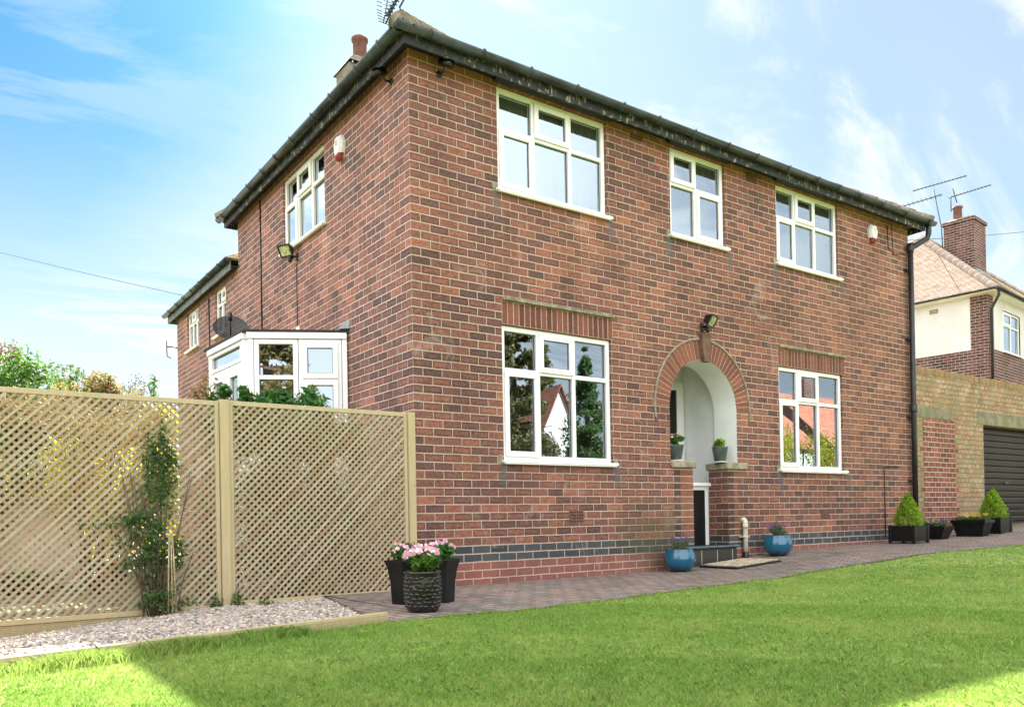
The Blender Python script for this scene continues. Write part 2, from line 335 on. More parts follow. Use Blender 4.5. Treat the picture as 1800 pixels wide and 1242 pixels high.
# ------------------------------------------------------------------ object helpers
ORG = {}
def tag(o, label=None, cat=None, group=None, kind=None):
    if label: o['label'] = label
    if cat: o['category'] = cat
    if group: o['group'] = group
    if kind: o['kind'] = kind
    return o
def thing(name, label, cat, loc=(0, 0, 0), rz=0, group=None):
    o = bpy.data.objects.new(name, None); col.objects.link(o); o.location = loc; o.rotation_euler = (0, 0, rz); o.empty_display_size = .1
    ORG[o.name] = (0, 0, 0) if rz or loc == 'local' else tuple(loc)
    return tag(o, label, cat, group)
def copy_tree(o, parent=None):
    c = o.copy(); col.objects.link(c); c.parent = parent
    for ch in list(o.children): copy_tree(ch, c)
    return c
def link(name, me, mat, parent):
    o = bpy.data.objects.new(name, me); col.objects.link(o)
    for m_ in (mat if isinstance(mat, (list, tuple)) else [mat]): me.materials.append(m_)
    if parent is not None: o.parent = parent
    return o
def root_org(parent):
    p = parent
    while p is not None and p.parent is not None: p = p.parent
    return ORG.get(p.name, (0, 0, 0)) if p is not None else (0, 0, 0)

class MB:
    def __init__(s): s.v = []; s.f = []; s.fm = []; s.uv = {}; s.mi = 0; s.T = None; s.sm = False; s.fs = []
    def add(s, vs, fs, uvs=None):
        b = len(s.v)
        for q in vs: s.v.append(tuple(s.T(q)) if s.T else tuple(q))
        for i, f in enumerate(fs):
            if uvs and uvs[i]: s.uv[len(s.f)] = uvs[i]
            s.f.append([b+k for k in f]); s.fm.append(s.mi); s.fs.append(s.sm)
        return s
    def quad(s, a, b, c, d, uv=None): return s.add([a, b, c, d], [(0, 1, 2, 3)], [uv])
    def box(s, x0, x1, y0, y1, z0, z1):
        v = [(x, y, z) for x in (x0, x1) for y in (y0, y1) for z in (z0, z1)]
        return s.add(v, [(0, 1, 3, 2), (4, 6, 7, 5), (0, 4, 5, 1), (2, 3, 7, 6), (0, 2, 6, 4), (1, 5, 7, 3)])
    def bbox(s, x0, x1, y0, y1, z0, z1, b=.004):
        """box with chamfered edges"""
        if min(x1-x0, y1-y0, z1-z0) <= 2.2*b: return s.box(x0, x1, y0, y1, z0, z1)
        X = ((x0, x1), (x0+b, x1-b)); Y = ((y0, y1), (y0+b, y1-b)); Z = ((z0, z1), (z0+b, z1-b))
        v = []; idx = {}
        for i in (0, 1):
            for j in (0, 1):
                for k in (0, 1):
                    idx[i, j, k, 0] = len(v); v.append((X[0][i], Y[1][j], Z[1][k]))
                    idx[i, j, k, 1] = len(v); v.append((X[1][i], Y[0][j], Z[1][k]))
                    idx[i, j, k, 2] = len(v); v.append((X[1][i], Y[1][j], Z[0][k]))
        I = lambda i, j, k, a: idx[i, j, k, a]; f = []
        for i in (0, 1): f.append((I(i, 0, 0, 0), I(i, 0, 1, 0), I(i, 1, 1, 0), I(i, 1, 0, 0)))
        for j in (0, 1): f.append((I(0, j, 0, 1), I(1, j, 0, 1), I(1, j, 1, 1), I(0, j, 1, 1)))
        for k in (0, 1): f.append((I(0, 0, k, 2), I(1, 0, k, 2), I(1, 1, k, 2), I(0, 1, k, 2)))
        for i in (0, 1):
            for j in (0, 1): f.append((I(i, j, 0, 0), I(i, j, 1, 0), I(i, j, 1, 1), I(i, j, 0, 1)))
            for k in (0, 1): f.append((I(i, 0, k, 0), I(i, 1, k, 0), I(i, 1, k, 2), I(i, 0, k, 2)))
        for j in (0, 1):
            for k in (0, 1): f.append((I(0, j, k, 1), I(1, j, k, 1), I(1, j, k, 2), I(0, j, k, 2)))
        for i in (0, 1):
            for j in (0, 1):
                for k in (0, 1): f.append((I(i, j, k, 0), I(i, j, k, 1), I(i, j, k, 2)))
        return s.add(v, f)
    def tube(s, path, r, n=8, cap=True):
        P = [np.array(p, float) for p in path]; rings = []; sm = s.sm; s.sm = True
        rr = r if isinstance(r, (list, tuple)) else [r]*len(P)
        up = None
        for i, p in enumerate(P):
            d = (P[min(i+1, len(P)-1)]-P[max(i-1, 0)]); d = d/(np.linalg.norm(d)+1e-9)
            if up is None: up = np.array([0, 0, 1.]) if abs(d[2]) < .9 else np.array([1., 0, 0])
            a = np.cross(d, up); a /= np.linalg.norm(a)+1e-9; b = np.cross(a, d); up = b
            rings.append([p+rr[i]*(a*math.cos(2*PI*k/n)+b*math.sin(2*PI*k/n)) for k in range(n)])
        vs = [q for r_ in rings for q in r_]; fs = []
        for i in range(len(P)-1):
            for k in range(n): fs.append((i*n+k, i*n+(k+1) % n, (i+1)*n+(k+1) % n, (i+1)*n+k))
        if cap: fs += [tuple(range(n))[::-1], tuple((len(P)-1)*n+k for k in range(n))]
        s.add(vs, fs); s.sm = sm; return s
    def lathe(s, prof, n=24, c=(0, 0), sq=False, smooth=True):
        vs = []; sm = s.sm; s.sm = smooth and not sq
        for r, z in prof:
            for k in range(n):
                a = 2*PI*(k+.5)/n
                if sq: q = 1/max(abs(math.cos(a)), abs(math.sin(a)))
                else: q = 1
                vs.append((c[0]+r*q*math.cos(a), c[1]+r*q*math.sin(a), z))
        fs = [(i*n+k, i*n+(k+1) % n, (i+1)*n+(k+1) % n, (i+1)*n+k) for i in range(len(prof)-1) for k in range(n)]
        s.add(vs, fs); s.sm = sm; return s
    def prism(s, poly, y0, y1):
        """poly of (x,z), extruded along y"""
        n = len(poly); v = [(x, y0, z) for x, z in poly]+[(x, y1, z) for x, z in poly]
        return s.add(v, [tuple(range(n)), tuple(range(2*n-1, n-1, -1))]+[(i, i+n, (i+1) % n+n, (i+1) % n) for i in range(n)])
    def build(s, name, mat, parent=None, uoff=0.1125):
        ox, oy, oz = root_org(parent)
        me = bpy.data.meshes.new(name)
        me.from_pydata([(x-ox, y-oy, z-oz) for x, y, z in s.v], [], s.f)
        uvl = me.uv_layers.new(name='UVMap')
        V = s.v
        for pi, pl in enumerate(me.polygons):
            pl.material_index = s.fm[pi]; pl.use_smooth = s.fs[pi]
            cu = s.uv.get(pi); nx, ny, nz = (abs(q) for q in pl.normal)
            for k, li in enumerate(pl.loop_indices):
                if cu: uvl.data[li].uv = cu[k]; continue
                x, y, z = V[me.loops[li].vertex_index]
                uvl.data[li].uv = (x, y) if nz >= nx and nz >= ny else ((x, z) if ny >= nx else (y+uoff, z))
        me.update(); me.validate()
        return link(name, me, mat, parent)

def fast_mesh(name, V, k, mat, parent=None, smooth=False):
    """V: (n, k, 3) separate faces of k vertices"""
    ox = np.array(root_org(parent)); n = len(V); V = (V-ox).reshape(-1, 3).astype(np.float32)
    me = bpy.data.meshes.new(name); me.vertices.add(n*k); me.vertices.foreach_set('co', V.ravel())
    me.loops.add(n*k); me.loops.foreach_set('vertex_index', np.arange(n*k, dtype=np.int32))
    me.polygons.add(n); me.polygons.foreach_set('loop_start', np.arange(0, n*k, k, dtype=np.int32))
    me.update(calc_edges=True); me.validate()
    return link(name, me, mat, parent)

def leaf_quads(P, size, asp=.5, up=0., fold=True):
    n = len(P); d = rng.normal(size=(n, 3)); d[:, 2] += up; d /= np.linalg.norm(d, axis=1)[:, None]
    e = rng.normal(size=(n, 3)); s = np.cross(d, e); s /= np.linalg.norm(s, axis=1)[:, None]
    L = size*(.6+.8*rng.random(n))[:, None]; W = L*asp
    return np.stack([P-d*L*.5, P+s*W*.5, P+d*L*.5, P-s*W*.5], axis=1)
def blob_points(blobs, shell=.55):
    out = []
    for (x, y, z, rx, ry, rz, n) in blobs:
        n = int(n); d = rng.normal(size=(n, 3)); d /= np.linalg.norm(d, axis=1)[:, None]
        r = shell+(1-shell)*rng.random(n)**.7; r *= 1+.18*rng.normal(size=n)
        out.append(np.array([x, y, z])+d*r[:, None]*np.array([rx, ry, rz]))
    return np.concatenate(out)
def sub_blobs(c, r, k, n, sc=.42):
    """k clumps of leaves spread through an ellipsoid"""
    o = []
    for i in range(k):
        d = rng.normal(size=3); d /= np.linalg.norm(d); q = rng.random()**.5*.8
        p = np.array(c)+d*q*np.array(r); s = sc*(.6+.7*rng.random())
        o.append((*p, r[0]*s, r[1]*s, r[2]*s, n/k))
    return o
def leaves(name, blobs, size, mat, parent, asp=.5, shell=.3, up=0., clip=None):
    P = blob_points(blobs, shell)
    if clip is not None: P = P[clip(P)]
    return fast_mesh(name, leaf_quads(P, size, asp, up), 4, mat, parent)

# ------------------------------------------------------------------ ground
PX = [-9, 3.5, 5.07, 6, 8.4, 9.8, 12, 13.5, 40]; PZ = [0, 0, .095, .16, .2, .243, .351, .41, .6]
g = lambda x: float(np.interp(x, PX, PZ))
EX = [-3.71, -1.531, -.902, -.344, .484, 1.728, 2.921, 3.999, 4.785, 5.689, 6.956, 8.324, 12, 40]
EY = [-2.66, -2.22, -2.25, -2.30, -2.22, -2.0, -1.80, -1.72, -1.80, -1.92, -2.04, -2.15, -2.3, -2.5]
def E(x):
    return -2.66+(x+3.71)*(.44/2.18) if x < -3.71 else float(np.interp(x, EX, EY))
def sheet(name, xs, ylo, yhi, dz, mat, label=None, ny=1):
    b = MB()
    for i in range(len(xs)-1):
        x0, x1 = xs[i], xs[i+1]
        for j in range(ny):
            a, c = j/ny, (j+1)/ny
            P = lambda x, q: (x, ylo(x)+(yhi(x)-ylo(x))*q, g(x)+dz)
            b.quad(P(x0, a), P(x1, a), P(x1, c), P(x0, c))
    return tag(b.build(name, mat), kind='structure')
xs_all = sorted(set([-60, -30, -15, -9, -6, -3.71, 20, 30, 40, 80]+PX+EX))
tag(sheet('ground', [-200]+xs_all+[200], lambda x: -200, lambda x: 300, -.30, MAT['garden']), kind='structure')
xs = [x/4 for x in range(-48, 104)]; 
sheet('lawn', xs, lambda x: -13.55, lambda x: E(x) if x > -1.47 else E(x)-.03, -.004, MAT['lawn'])
def gravel_edge(y): return -1.09+(-.34)*(-.51-y)/1.54
# path: a sheet from the gravel to the far right
b = MB(); pxs = [x/4 for x in range(-4, 104)]
for i in range(len(pxs)-1):
    x0, x1 = pxs[i], pxs[i+1]; e0, e1 = E(x0)+.012, E(x1)+.012
    yt = .05 if x0 < 9.4 else .2
    b.quad((x0, e0, g(x0)), (x1, e1, g(x1)), (x1, yt, g(x1)), (x0, yt, g(x0)))
b.quad((gravel_edge(-2.24), -2.24, -.12), (gravel_edge(-2.24), -2.24, 0), (gravel_edge(.05), .05, 0), (gravel_edge(.05), .05, -.12))
b.quad((gravel_edge(-2.24), -2.24, 0), (-1., E(-1.)+.012, 0), (-1., .05, 0), (gravel_edge(.05), .05, 0))
tag(b.build('path', MAT['paver']), kind='structure')
tag(sheet('road', [-60, 60], lambda x: -19, lambda x: -13.6, -.06, MAT['road']), kind='structure')
tag(sheet('pavement', [-60, 60], lambda x: -60, lambda x: -19, .04, MAT['garden']), kind='structure')
b = MB()
_gz = lambda x, y: -.048-.13*min(1.4, max(0, (-1.95-x)/1.6))*min(1, max(0, 1+y/1.5))
for i in range(30):
    for j in range(8):
        def PP(i, j):
            y = -2.6+j*2.62/8; xr = -1.46+.46*j/8; x = -8+(xr+8)*i/30; yy = y if j else (E(x)-.0); return (x, yy, _gz(x, yy))
        b.quad(PP(i, j), PP(i+1, j), PP(i+1, j+1), PP(i, j+1))
tag(b.build('gravel_base', MAT['soil']), kind='structure')
b = MB(); b.quad((-14, .02, -.05), (.1, .02, -.05), (.1, 16, -.05), (-14, 16, -.05)); b.quad((-14, .02, -.05), (.1, .02, -.05), (.1, .02, -.4), (-14, .02, -.4)); tag(b.build('side_garden', MAT['garden']), kind='structure')
b = MB()
for i in range(len(pxs)-1):
    x0, x1 = pxs[i], pxs[i+1]
    b.quad((x0, E(x0)-.05, g(x0)-.001), (x1, E(x1)-.05, g(x1)-.001), (x1, E(x1)+.012, g(x1)-.001), (x0, E(x0)+.012, g(x0)-.001))
tag(b.build('soil_border', MAT['soil']), kind='structure')

# gravel stones
def ico():
    t = (1+5**.5)/2; v = np.array([(-1, t, 0), (1, t, 0), (-1, -t, 0), (1, -t, 0), (0, -1, t), (0, 1, t), (0, -1, -t), (0, 1, -t), (t, 0, -1), (t, 0, 1), (-t, 0, -1), (-t, 0, 1)], float)
    v /= np.linalg.norm(v[0])
    f = np.array([(0, 11, 5), (0, 5, 1), (0, 1, 7), (0, 7, 10), (0, 10, 11), (1, 5, 9), (5, 11, 4), (11, 10, 2), (10, 7, 6), (7, 1, 8), (3, 9, 4), (3, 4, 2), (3, 2, 6), (3, 6, 8), (3, 8, 9), (4, 9, 5), (2, 4, 11), (6, 2, 10), (8, 6, 7), (9, 8, 1)])
    return v, f
def stones(name, P, size, mat):
    v, f = ico(); n = len(P)
    ang = rng.random(n)*2*PI; sc = size*(.55+.8*rng.random((n, 1)))*np.array([1, .75, .5])*(.8+.4*rng.random((n, 3)))
    jit = 1+.22*rng.normal(size=(n, 12, 1))
    W = v[None]*jit*sc[:, None, :]; c, s_ = np.cos(ang), np.sin(ang)
    X = W[..., 0]*c[:, None]-W[..., 1]*s_[:, None]; Y = W[..., 0]*s_[:, None]+W[..., 1]*c[:, None]
    tx = rng.normal(size=(n, 1))*.4; Z = W[..., 2]+X*tx*.6
    A = np.stack([X, Y, Z], -1)+P[:, None, :]
    me = bpy.data.meshes.new(name); V = A.reshape(-1, 3).astype(np.float32); F = (f[None]+(np.arange(n)*12)[:, None, None]).reshape(-1, 3).astype(np.int32)
    me.vertices.add(len(V)); me.vertices.foreach_set('co', V.ravel()); me.loops.add(F.size); me.loops.foreach_set('vertex_index', F.ravel())
    me.polygons.add(len(F)); me.polygons.foreach_set('loop_start', np.arange(0, F.size, 3, dtype=np.int32))
    me.polygons.foreach_set('use_smooth', np.ones(len(F), bool)); me.update(calc_edges=True)
    return link(name, me, mat, None)
Q = np.stack([rng.uniform(-5.2, -.9, 42000), rng.uniform(-3.2, .1, 42000)], 1)
ok = np.array([(y > E(x)+.03 and x < gravel_edge(y)-.01) for x, y in Q]); Q = Q[ok]
gz = lambda x, y: -.032-.13*np.clip((-1.95-x)/1.6, 0, 1.4)*np.clip(1+y/1.5, 0, 1)
P = np.column_stack([Q, gz(Q[:, 0], Q[:, 1])+.014*rng.random(len(Q))])
tag(stones('gravel', P, .0165, MAT['gravel']), 'pale mixed gravel bed between the trellis fence and the lawn', 'gravel', kind='stuff')

# grass
def grass():
    out = []
    bands = [(2.2, 4., 15000, .8), (4., 6.5, 7500, 1.05), (6.5, 10., 3000, 1.5), (10., 17., 900, 2.4)]
    for r0, r1, dens, ws in bands:
        area = PI*(r1*r1-r0*r0); n = int(area*dens)
        a = rng.random(n)*2*PI; r = np.sqrt(r0*r0+(r1*r1-r0*r0)*rng.random(n))
        X = C0[0]+r*np.cos(a); Y = C0[1]+r*np.sin(a)
        az = np.arctan2(X-C0[0], Y-C0[1])
        k = (az > -.25) & (az < 1.55) & (Y > -11); X, Y = X[k], Y[k]
        e = np.interp(X, EX, EY); e = np.where(X < -3.71, -2.66+(X+3.71)*(.44/2.18), e)
        ed = e-.028+.035*np.sin(X*7)+.03*np.sin(X*19+1)+.02*rng.random(len(X)); ed = np.where(X < -1.43, e-.035, ed)
        k = Y < ed; X, Y, dist = X[k], Y[k], (ed-Y)[k]
        n = len(X); h = (.010+.015*rng.random(n)); tuft = (dist < .10); h = np.where(tuft & (X > -1.43), h*1.25, h); h = np.where(tuft & (X < -2.1), h*2.6*(.5+rng.random(n)), h)
        b0 = np.column_stack([X, Y, np.interp(X, PX, PZ)-.004]); th = rng.random(n)*2*PI
        w = .0022*ws*(.7+.6*rng.random(n)); s = np.column_stack([np.cos(th)*w, np.sin(th)*w, np.zeros(n)])
        ln = rng.normal(size=(n, 2))*.55*h[:, None]
        tip = b0+np.column_stack([ln, h]); mid = (b0+np.column_stack([ln*.3, h*.6]))
        out.append(np.stack([b0-s, b0+s, mid+s*.7, tip, mid-s*.7], 1))
    # long unmown tufts at the timber edging and fence
    n = 9000; X = rng.uniform(-5, -2.1, n); X = np.where(rng.random(n) < .5, rng.normal(-3.0, .35, n), X); e = -2.66+(X+3.71)*(.44/2.18)
    Y = e-.04-np.abs(rng.normal(size=n))*.09; h = .03+.055*rng.random(n)*(.5+.5*np.sin(X*6)**2); th = rng.random(n)*2*PI
    b0 = np.column_stack([X, Y, np.zeros(n)]); s = np.column_stack([np.cos(th), np.sin(th), 0*th])*.0022
    ln = rng.normal(size=(n, 2))*.5*h[:, None]; out.append(np.stack([b0-s, b0+s, b0+np.column_stack([ln*.35, h*.6])+s*.8, b0+np.column_stack([ln, h]), b0+np.column_stack([ln*.35, h*.6])-s*.8], 1))
    V = np.concatenate(out)
    return tag(fast_mesh('grass', V, 5, MAT['grass']), 'short mown green lawn grass in front of the house', 'grass', kind='stuff')
grass()

# ------------------------------------------------------------------ THE HOUSE
WT = 5.452       # wall top
XE, YE, YW = 9.42, 5.64, 9.60   # right end, rear of main block, rear of wing
WZ = 4.72
house = thing('brick_house', 'two storey red brick detached house with white windows, dark gutters and an arched porch', 'house', (0, 0, 0))
AX, AZ, AR, AO = 4.31, 2.08, .645, .90   # arch centre, inner and outer radius
U1 = (1.08, 2.67, 4.272, 5.405); U2_ = (3.745, 4.80, 4.272, 5.405); U3 = (5.895, 7.41, 4.272, 5.405)
W1 = (1.095, 2.69, 1.325, 2.80); W2 = (5.885, 7.45, 1.325, 2.80)
FL = (2.175, 3.63, 4.36, 5.36)
V1 = (6.34, 6.97, 3.86, 4.64); V2 = (8.02, 8.84, 3.94, 4.66)
ARCH = (AX-AR, AX+AR, -.05, AZ+AR)
def gridwall(b, P, a0, a1, z0, z1, holes):
    A = sorted(set([a0, a1]+[h[0] for h in holes]+[h[1] for h in holes])); Z = sorted(set([z0, z1]+[h[2] for h in holes]+[h[3] for h in holes]))
    for i in range(len(A)-1):
        for j in range(len(Z)-1):
            ca, cz = (A[i]+A[i+1])/2, (Z[j]+Z[j+1])/2
            if any(h[0] < ca < h[1] and h[2] < cz < h[3] for h in holes): continue
            b.quad(P(A[i], Z[j]), P(A[i+1], Z[j]), P(A[i+1], Z[j+1]), P(A[i], Z[j+1]))
b = MB()
fh = [U1, U2_, U3, W1, W2, ARCH]
gridwall(b, lambda a, z: (a, 0, z), 0, XE, -.1, WT, fh)
for h in fh[:-1]:
    x0, x1, z0, z1 = h
    b.quad((x0, 0, z0), (x0, .12, z0), (x0, .12, z1), (x0, 0, z1)); b.quad((x1, 0, z0), (x1, .12, z0), (x1, .12, z1), (x1, 0, z1))
    b.quad((x0, 0, z1), (x1, 0, z1), (x1, .12, z1), (x0, .12, z1)); b.quad((x0, 0, z0), (x1, 0, z0), (x1, .12, z0), (x0, .12, z0))
n = 24
for i in range(n):
    a0, a1 = PI*i/n, PI*(i+1)/n
    p0 = (AX+AR*math.cos(a0), AZ+AR*math.sin(a0)); p1 = (AX+AR*math.cos(a1), AZ+AR*math.sin(a1))
    if p0[1] > AZ+AR-1e-6: b.add([(p0[0], 0, p0[1]), (p1[0], 0, AZ+AR), (p1[0], 0, p1[1])], [(0, 1, 2)])
    elif p1[1] > AZ+AR-1e-6: b.add([(p0[0], 0, p0[1]), (p0[0], 0, AZ+AR), (p1[0], 0, p1[1])], [(0, 1, 2)])
    else: b.quad((p0[0], 0, p0[1]), (p0[0], 0, AZ+AR), (p1[0], 0, AZ+AR), (p1[0], 0, p1[1]))
b.quad((XE, 0, -.1), (XE, YE, -.1), (XE, YE, WT), (XE, 0, WT))
b.build('wall', MAT['brick'], house)
b = MB()
sh_ = [FL, V1, V2]
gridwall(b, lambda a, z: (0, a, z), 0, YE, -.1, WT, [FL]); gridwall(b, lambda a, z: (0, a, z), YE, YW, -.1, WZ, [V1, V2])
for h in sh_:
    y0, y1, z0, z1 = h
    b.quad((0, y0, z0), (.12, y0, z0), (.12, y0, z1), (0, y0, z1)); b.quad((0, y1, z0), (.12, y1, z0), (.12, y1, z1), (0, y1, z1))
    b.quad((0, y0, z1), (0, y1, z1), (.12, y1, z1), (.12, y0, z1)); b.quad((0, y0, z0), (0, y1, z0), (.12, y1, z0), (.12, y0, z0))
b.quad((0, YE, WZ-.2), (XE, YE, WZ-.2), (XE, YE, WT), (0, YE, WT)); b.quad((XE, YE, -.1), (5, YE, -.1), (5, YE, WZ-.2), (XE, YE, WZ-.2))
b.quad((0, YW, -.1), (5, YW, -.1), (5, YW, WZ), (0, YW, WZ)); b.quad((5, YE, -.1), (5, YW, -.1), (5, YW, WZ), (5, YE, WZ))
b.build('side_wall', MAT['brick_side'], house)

# windows ------------------------------------------------------------
def frame_T(P0, e, nrm):
    P0 = np.array(P0, float); e = np.array(e, float); nrm = np.array(nrm, float)
    return lambda q: tuple(P0+e*q[0]+nrm*q[1]+np.array([0, 0, q[2]]))
def window(T, h, cols, trans, sashes, sill=True, parent=house, name='window', curtain=None, blind=False, mat='upvc', room=True, label=None, dep=1.3, fw=.055, roommat='room'):
    a0, a1, z0, z1 = h; a0 += .004; a1 -= .004; z0 += .002; z1 -= .004
    b = MB(); b.T = T; D0, D1 = -.10, -.035; mw = .05
    rows = [(z0, trans), (trans, z1)] if trans else [(z0, z1)]
    cs = [a0]+list(cols)+[a1]
    b.bbox(a0, a0+fw, D0, D1, z0, z1); b.bbox(a1-fw, a1, D0, D1, z0, z1)
    b.bbox(a0+fw, a1-fw, D0, D1-.001, z0, z0+fw); b.bbox(a0+fw, a1-fw, D0, D1-.001, z1-fw, z1)
    inner = []
    for i in range(len(cs)-1):
        l = cs[i]+(fw if i == 0 else mw/2); r = cs[i+1]-(fw if i == len(cs)-2 else mw/2); inner.append((l, r))
        if i < len(cs)-2: b.bbox(cs[i+1]-mw/2, cs[i+1]+mw/2, D0, D1-.003, z0+fw, z1-fw)
        if trans: b.bbox(l, r, D0, D1-.005, trans-mw/2, trans+mw/2)
    gl = MB(); gl.T = T; gk_ = MB(); gk_.T = T
    for i, (l, r) in enumerate(inner):
        for j in range(len(rows)):
            zb = z0+fw if j == 0 else trans+mw/2; zt = z1-fw if j == len(rows)-1 else trans-mw/2
            gd = -.075
            if (i, j) in sashes:
                w = .045; e_ = .016; d1 = D1+.018
                L_, R__, B_, T_ = l-e_, r+e_, zb-e_, zt+e_
                b.bbox(L_, L_+w+e_, D1+.001, d1, B_, T_); b.bbox(R__-w-e_, R__, D1+.001, d1, B_, T_)
                b.bbox(L_+w+e_, R__-w-e_, D1+.001, d1-.001, B_, B_+w+e_); b.bbox(L_+w+e_, R__-w-e_, D1+.001, d1-.001, T_-w-e_, T_)
                # return of the sash to the frame
                l2, r2, b2, t2 = L_+w+e_, R__-w-e_, B_+w+e_, T_-w-e_; gd = -.045
                b.box(l, l2, D0, D1, zb, zt); b.box(r2, r, D0, D1, zb, zt); b.box(l2, r2, D0, D1, zb, b2); b.box(l2, r2, D0, D1, t2, zt)
                l_, r_, zb_, zt_ = l2, r2, b2, t2
            else: l_, r_, zb_, zt_ = l, r, zb, zt
            gl.quad((l_, gd, zb_), (r_, gd, zb_), (r_, gd, zt_), (l_, gd, zt_))
            for q in ((l_, l_+.007, zb_, zt_), (r_-.007, r_, zb_, zt_), (l_+.007, r_-.007, zb_, zb_+.007), (l_+.007, r_-.007, zt_-.007, zt_)): gk_.box(q[0], q[1], gd, gd+.004, q[2], q[3])
    if z0 > 3: dep = min(dep, .55)
    w = b.build(name, MAT[mat], parent)
    if label: w['label'] = label
    gk_.build('gasket', MAT['black'], w)
    gl.build('pane', MAT['glass_upper' if z0 > 3 else 'glass'], w)
    if sill:
        s = MB(); s.T = T; s.bbox(a0-.035, a1+.05, -.10, .055, z0-.036, z0-.002, .006); s.bbox(a0-.02, a1+.02, .02, .05, z0-.048, z0-.037, .003)
        s.build('sill', MAT[mat], w)
    if room:
        r = MB(); r.T = T; e = .25; x0, x1, y0, y1 = a0-e, a1+e, z0-.5, z1+.06
        r.quad((x0, -dep, y0), (x1, -dep, y0), (x1, -dep, y1), (x0, -dep, y1))
        for q in ((x0, x0), (x1, x1)): r.quad((q[0], -.11, y0), (q[0], -dep, y0), (q[0], -dep, y1), (q[0], -.11, y1))
        r.quad((x0, -.11, y0), (x1, -.11, y0), (x1, -dep, y0), (x0, -dep, y0)); r.quad((x0, -.11, y1), (x1, -.11, y1), (x1, -dep, y1), (x0, -dep, y1))
        # inner face of the wall round the opening
        for q in ((x0, a0, y0, y1), (a1, x1, y0, y1), (a0, a1, y0, z0), (a0, a1, z1, y1)): r.quad((q[0], -.111, q[2]), (q[1], -.111, q[2]), (q[1], -.111, q[3]), (q[0], -.111, q[3]))
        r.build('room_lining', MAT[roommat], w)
    if z0 > 3 and room:
        bl = MB(); bl.T = T; bl.bbox(a0+.03, a1-.03, -.135, -.112, z1-.19, z1-.02, .004); bl.build('blind', MAT['blind'], w)
    if curtain:
        for (c0, c1, cz0, cz1, cm, cd) in curtain:
            c = MB(); c.T = T; c.sm = True; n = max(8, int((c1-c0)/.018)); v = []; f = []
            for i in range(n+1):
                a = c0+(c1-c0)*i/n; d = cd+.022*math.sin(a*55+math.sin(a*9)*2)+.01*math.sin(a*131)
                zt = cz1-.02*abs(math.sin(a*6)); v += [(a, d, cz0), (a, d*1.0, zt)]
            f = [(2*i, 2*i+2, 2*i+3, 2*i+1) for i in range(n)]; c.add(v, f); c.build('curtain', MAT[cm], w)
    return w
TF = frame_T((0, 0, 0), (1, 0, 0), (0, -1, 0)); TS = frame_T((0, 0, 0), (0, 1, 0), (-1, 0, 0))
def nets(h, top=.12, l=0, r=0): return [(h[0]+.05+l, h[1]-.05-r, h[2]+.03, h[3]-top, 'net', -.22)]
window(TF, U1, (1.60, 2.13), 4.955, {(1, 1), (0, 0)}, curtain=[(1.12, 1.62, 4.98, 5.24, 'net', -.2), (1.62, 2.63, 4.98, 5.27, 'net', -.22), (2.14, 2.63, 4.3, 4.98, 'net', -.24)], label='wide upstairs window nearest the house corner')
window(TF, U2_, (4.255,), 4.955, {(0, 1), (1, 0)}, curtain=nets(U2_, .2, .45), label='narrow two light upstairs window above the porch')
window(TF, U3, (6.37, 6.86), 4.955, {(1, 1), (0, 0)}, curtain=nets(U3, .18), label='upstairs window beside the alarm box')
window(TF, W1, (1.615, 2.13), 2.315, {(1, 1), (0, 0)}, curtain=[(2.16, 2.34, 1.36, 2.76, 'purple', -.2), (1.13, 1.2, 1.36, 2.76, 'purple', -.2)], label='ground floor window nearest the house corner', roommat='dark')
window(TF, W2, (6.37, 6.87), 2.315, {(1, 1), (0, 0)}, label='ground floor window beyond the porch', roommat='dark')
window(TS, FL, (2.66, 3.15), 4.98, {(1, 1), (2, 0)}, curtain=nets(FL, .2), mat='upvc_cream', label='upstairs window in the side wall')
window(TS, V1, (6.66,), 4.38, {(0, 1)}, curtain=nets(V1, .12), mat='upvc_cream', dep=.8)
window(TS, V2, (8.29, 8.56), 4.42, {(1, 1)}, curtain=nets(V2, .12), mat='upvc_cream', dep=.8)
# putty at sill ends
for h in (U1, U2_, U3, W1, W2):
    for xx, s in ((h[0]-.075, 1), (h[1]+.012, 1)): b = MB(); b.bbox(xx, xx+.06, -.006, .01, h[2]-.05, h[2]+.055, .005); b.build('sill_mortar', MAT['stone'], house)
for xx in (FL[0]-.06, FL[1]+.01): b = MB(); b.bbox(-.006, .01, xx, xx+.05, FL[2]-.05, FL[2]+.05, .004); b.build('sill_mortar', MAT['stone'], house)

# soldier-course lintels
def lintel(x0, x1):
    b = MB(); b.box(x0, x1, -.0012, .02, 2.803, 3.06); b.build('lintel_bedding', MAT['mortar'], L_) if False else None
    o = b.build('lintel', MAT['mortar'], house)
    s = MB(); n = int(round((x1-x0)/.077)); w = (x1-x0)/n
    for i in range(n):
        a = x0+i*w+.0055; j = rng.normal()*.0008; s.bbox(a+rng.normal()*.001, a+w-.011, -.004+j, .015, 2.808, 3.052+rng.normal()*.002, .002)
    s.build('soldier_bricks', MAT['soldier'], o)
    t_ = MB(); n = int(round((x1-x0)/.16))
    for i in range(n):
        a = x0+(x1-x0)*i/n; t_.bbox(a+.001, a+(x1-x0)/n-.001, -.042-rng.random()*.006, .02, 3.058+rng.random()*.003, 3.082, .004)
        t_.bbox(a+.001+.05, a+(x1-x0)/n-.001+.05 if i < n-1 else x1, -.030-rng.random()*.006, .02, 3.084, 3.106, .004)
    t_.build('drip_course', MAT['stone'], o)
lintel(1.10, 2.715); lintel(5.875, 7.50)
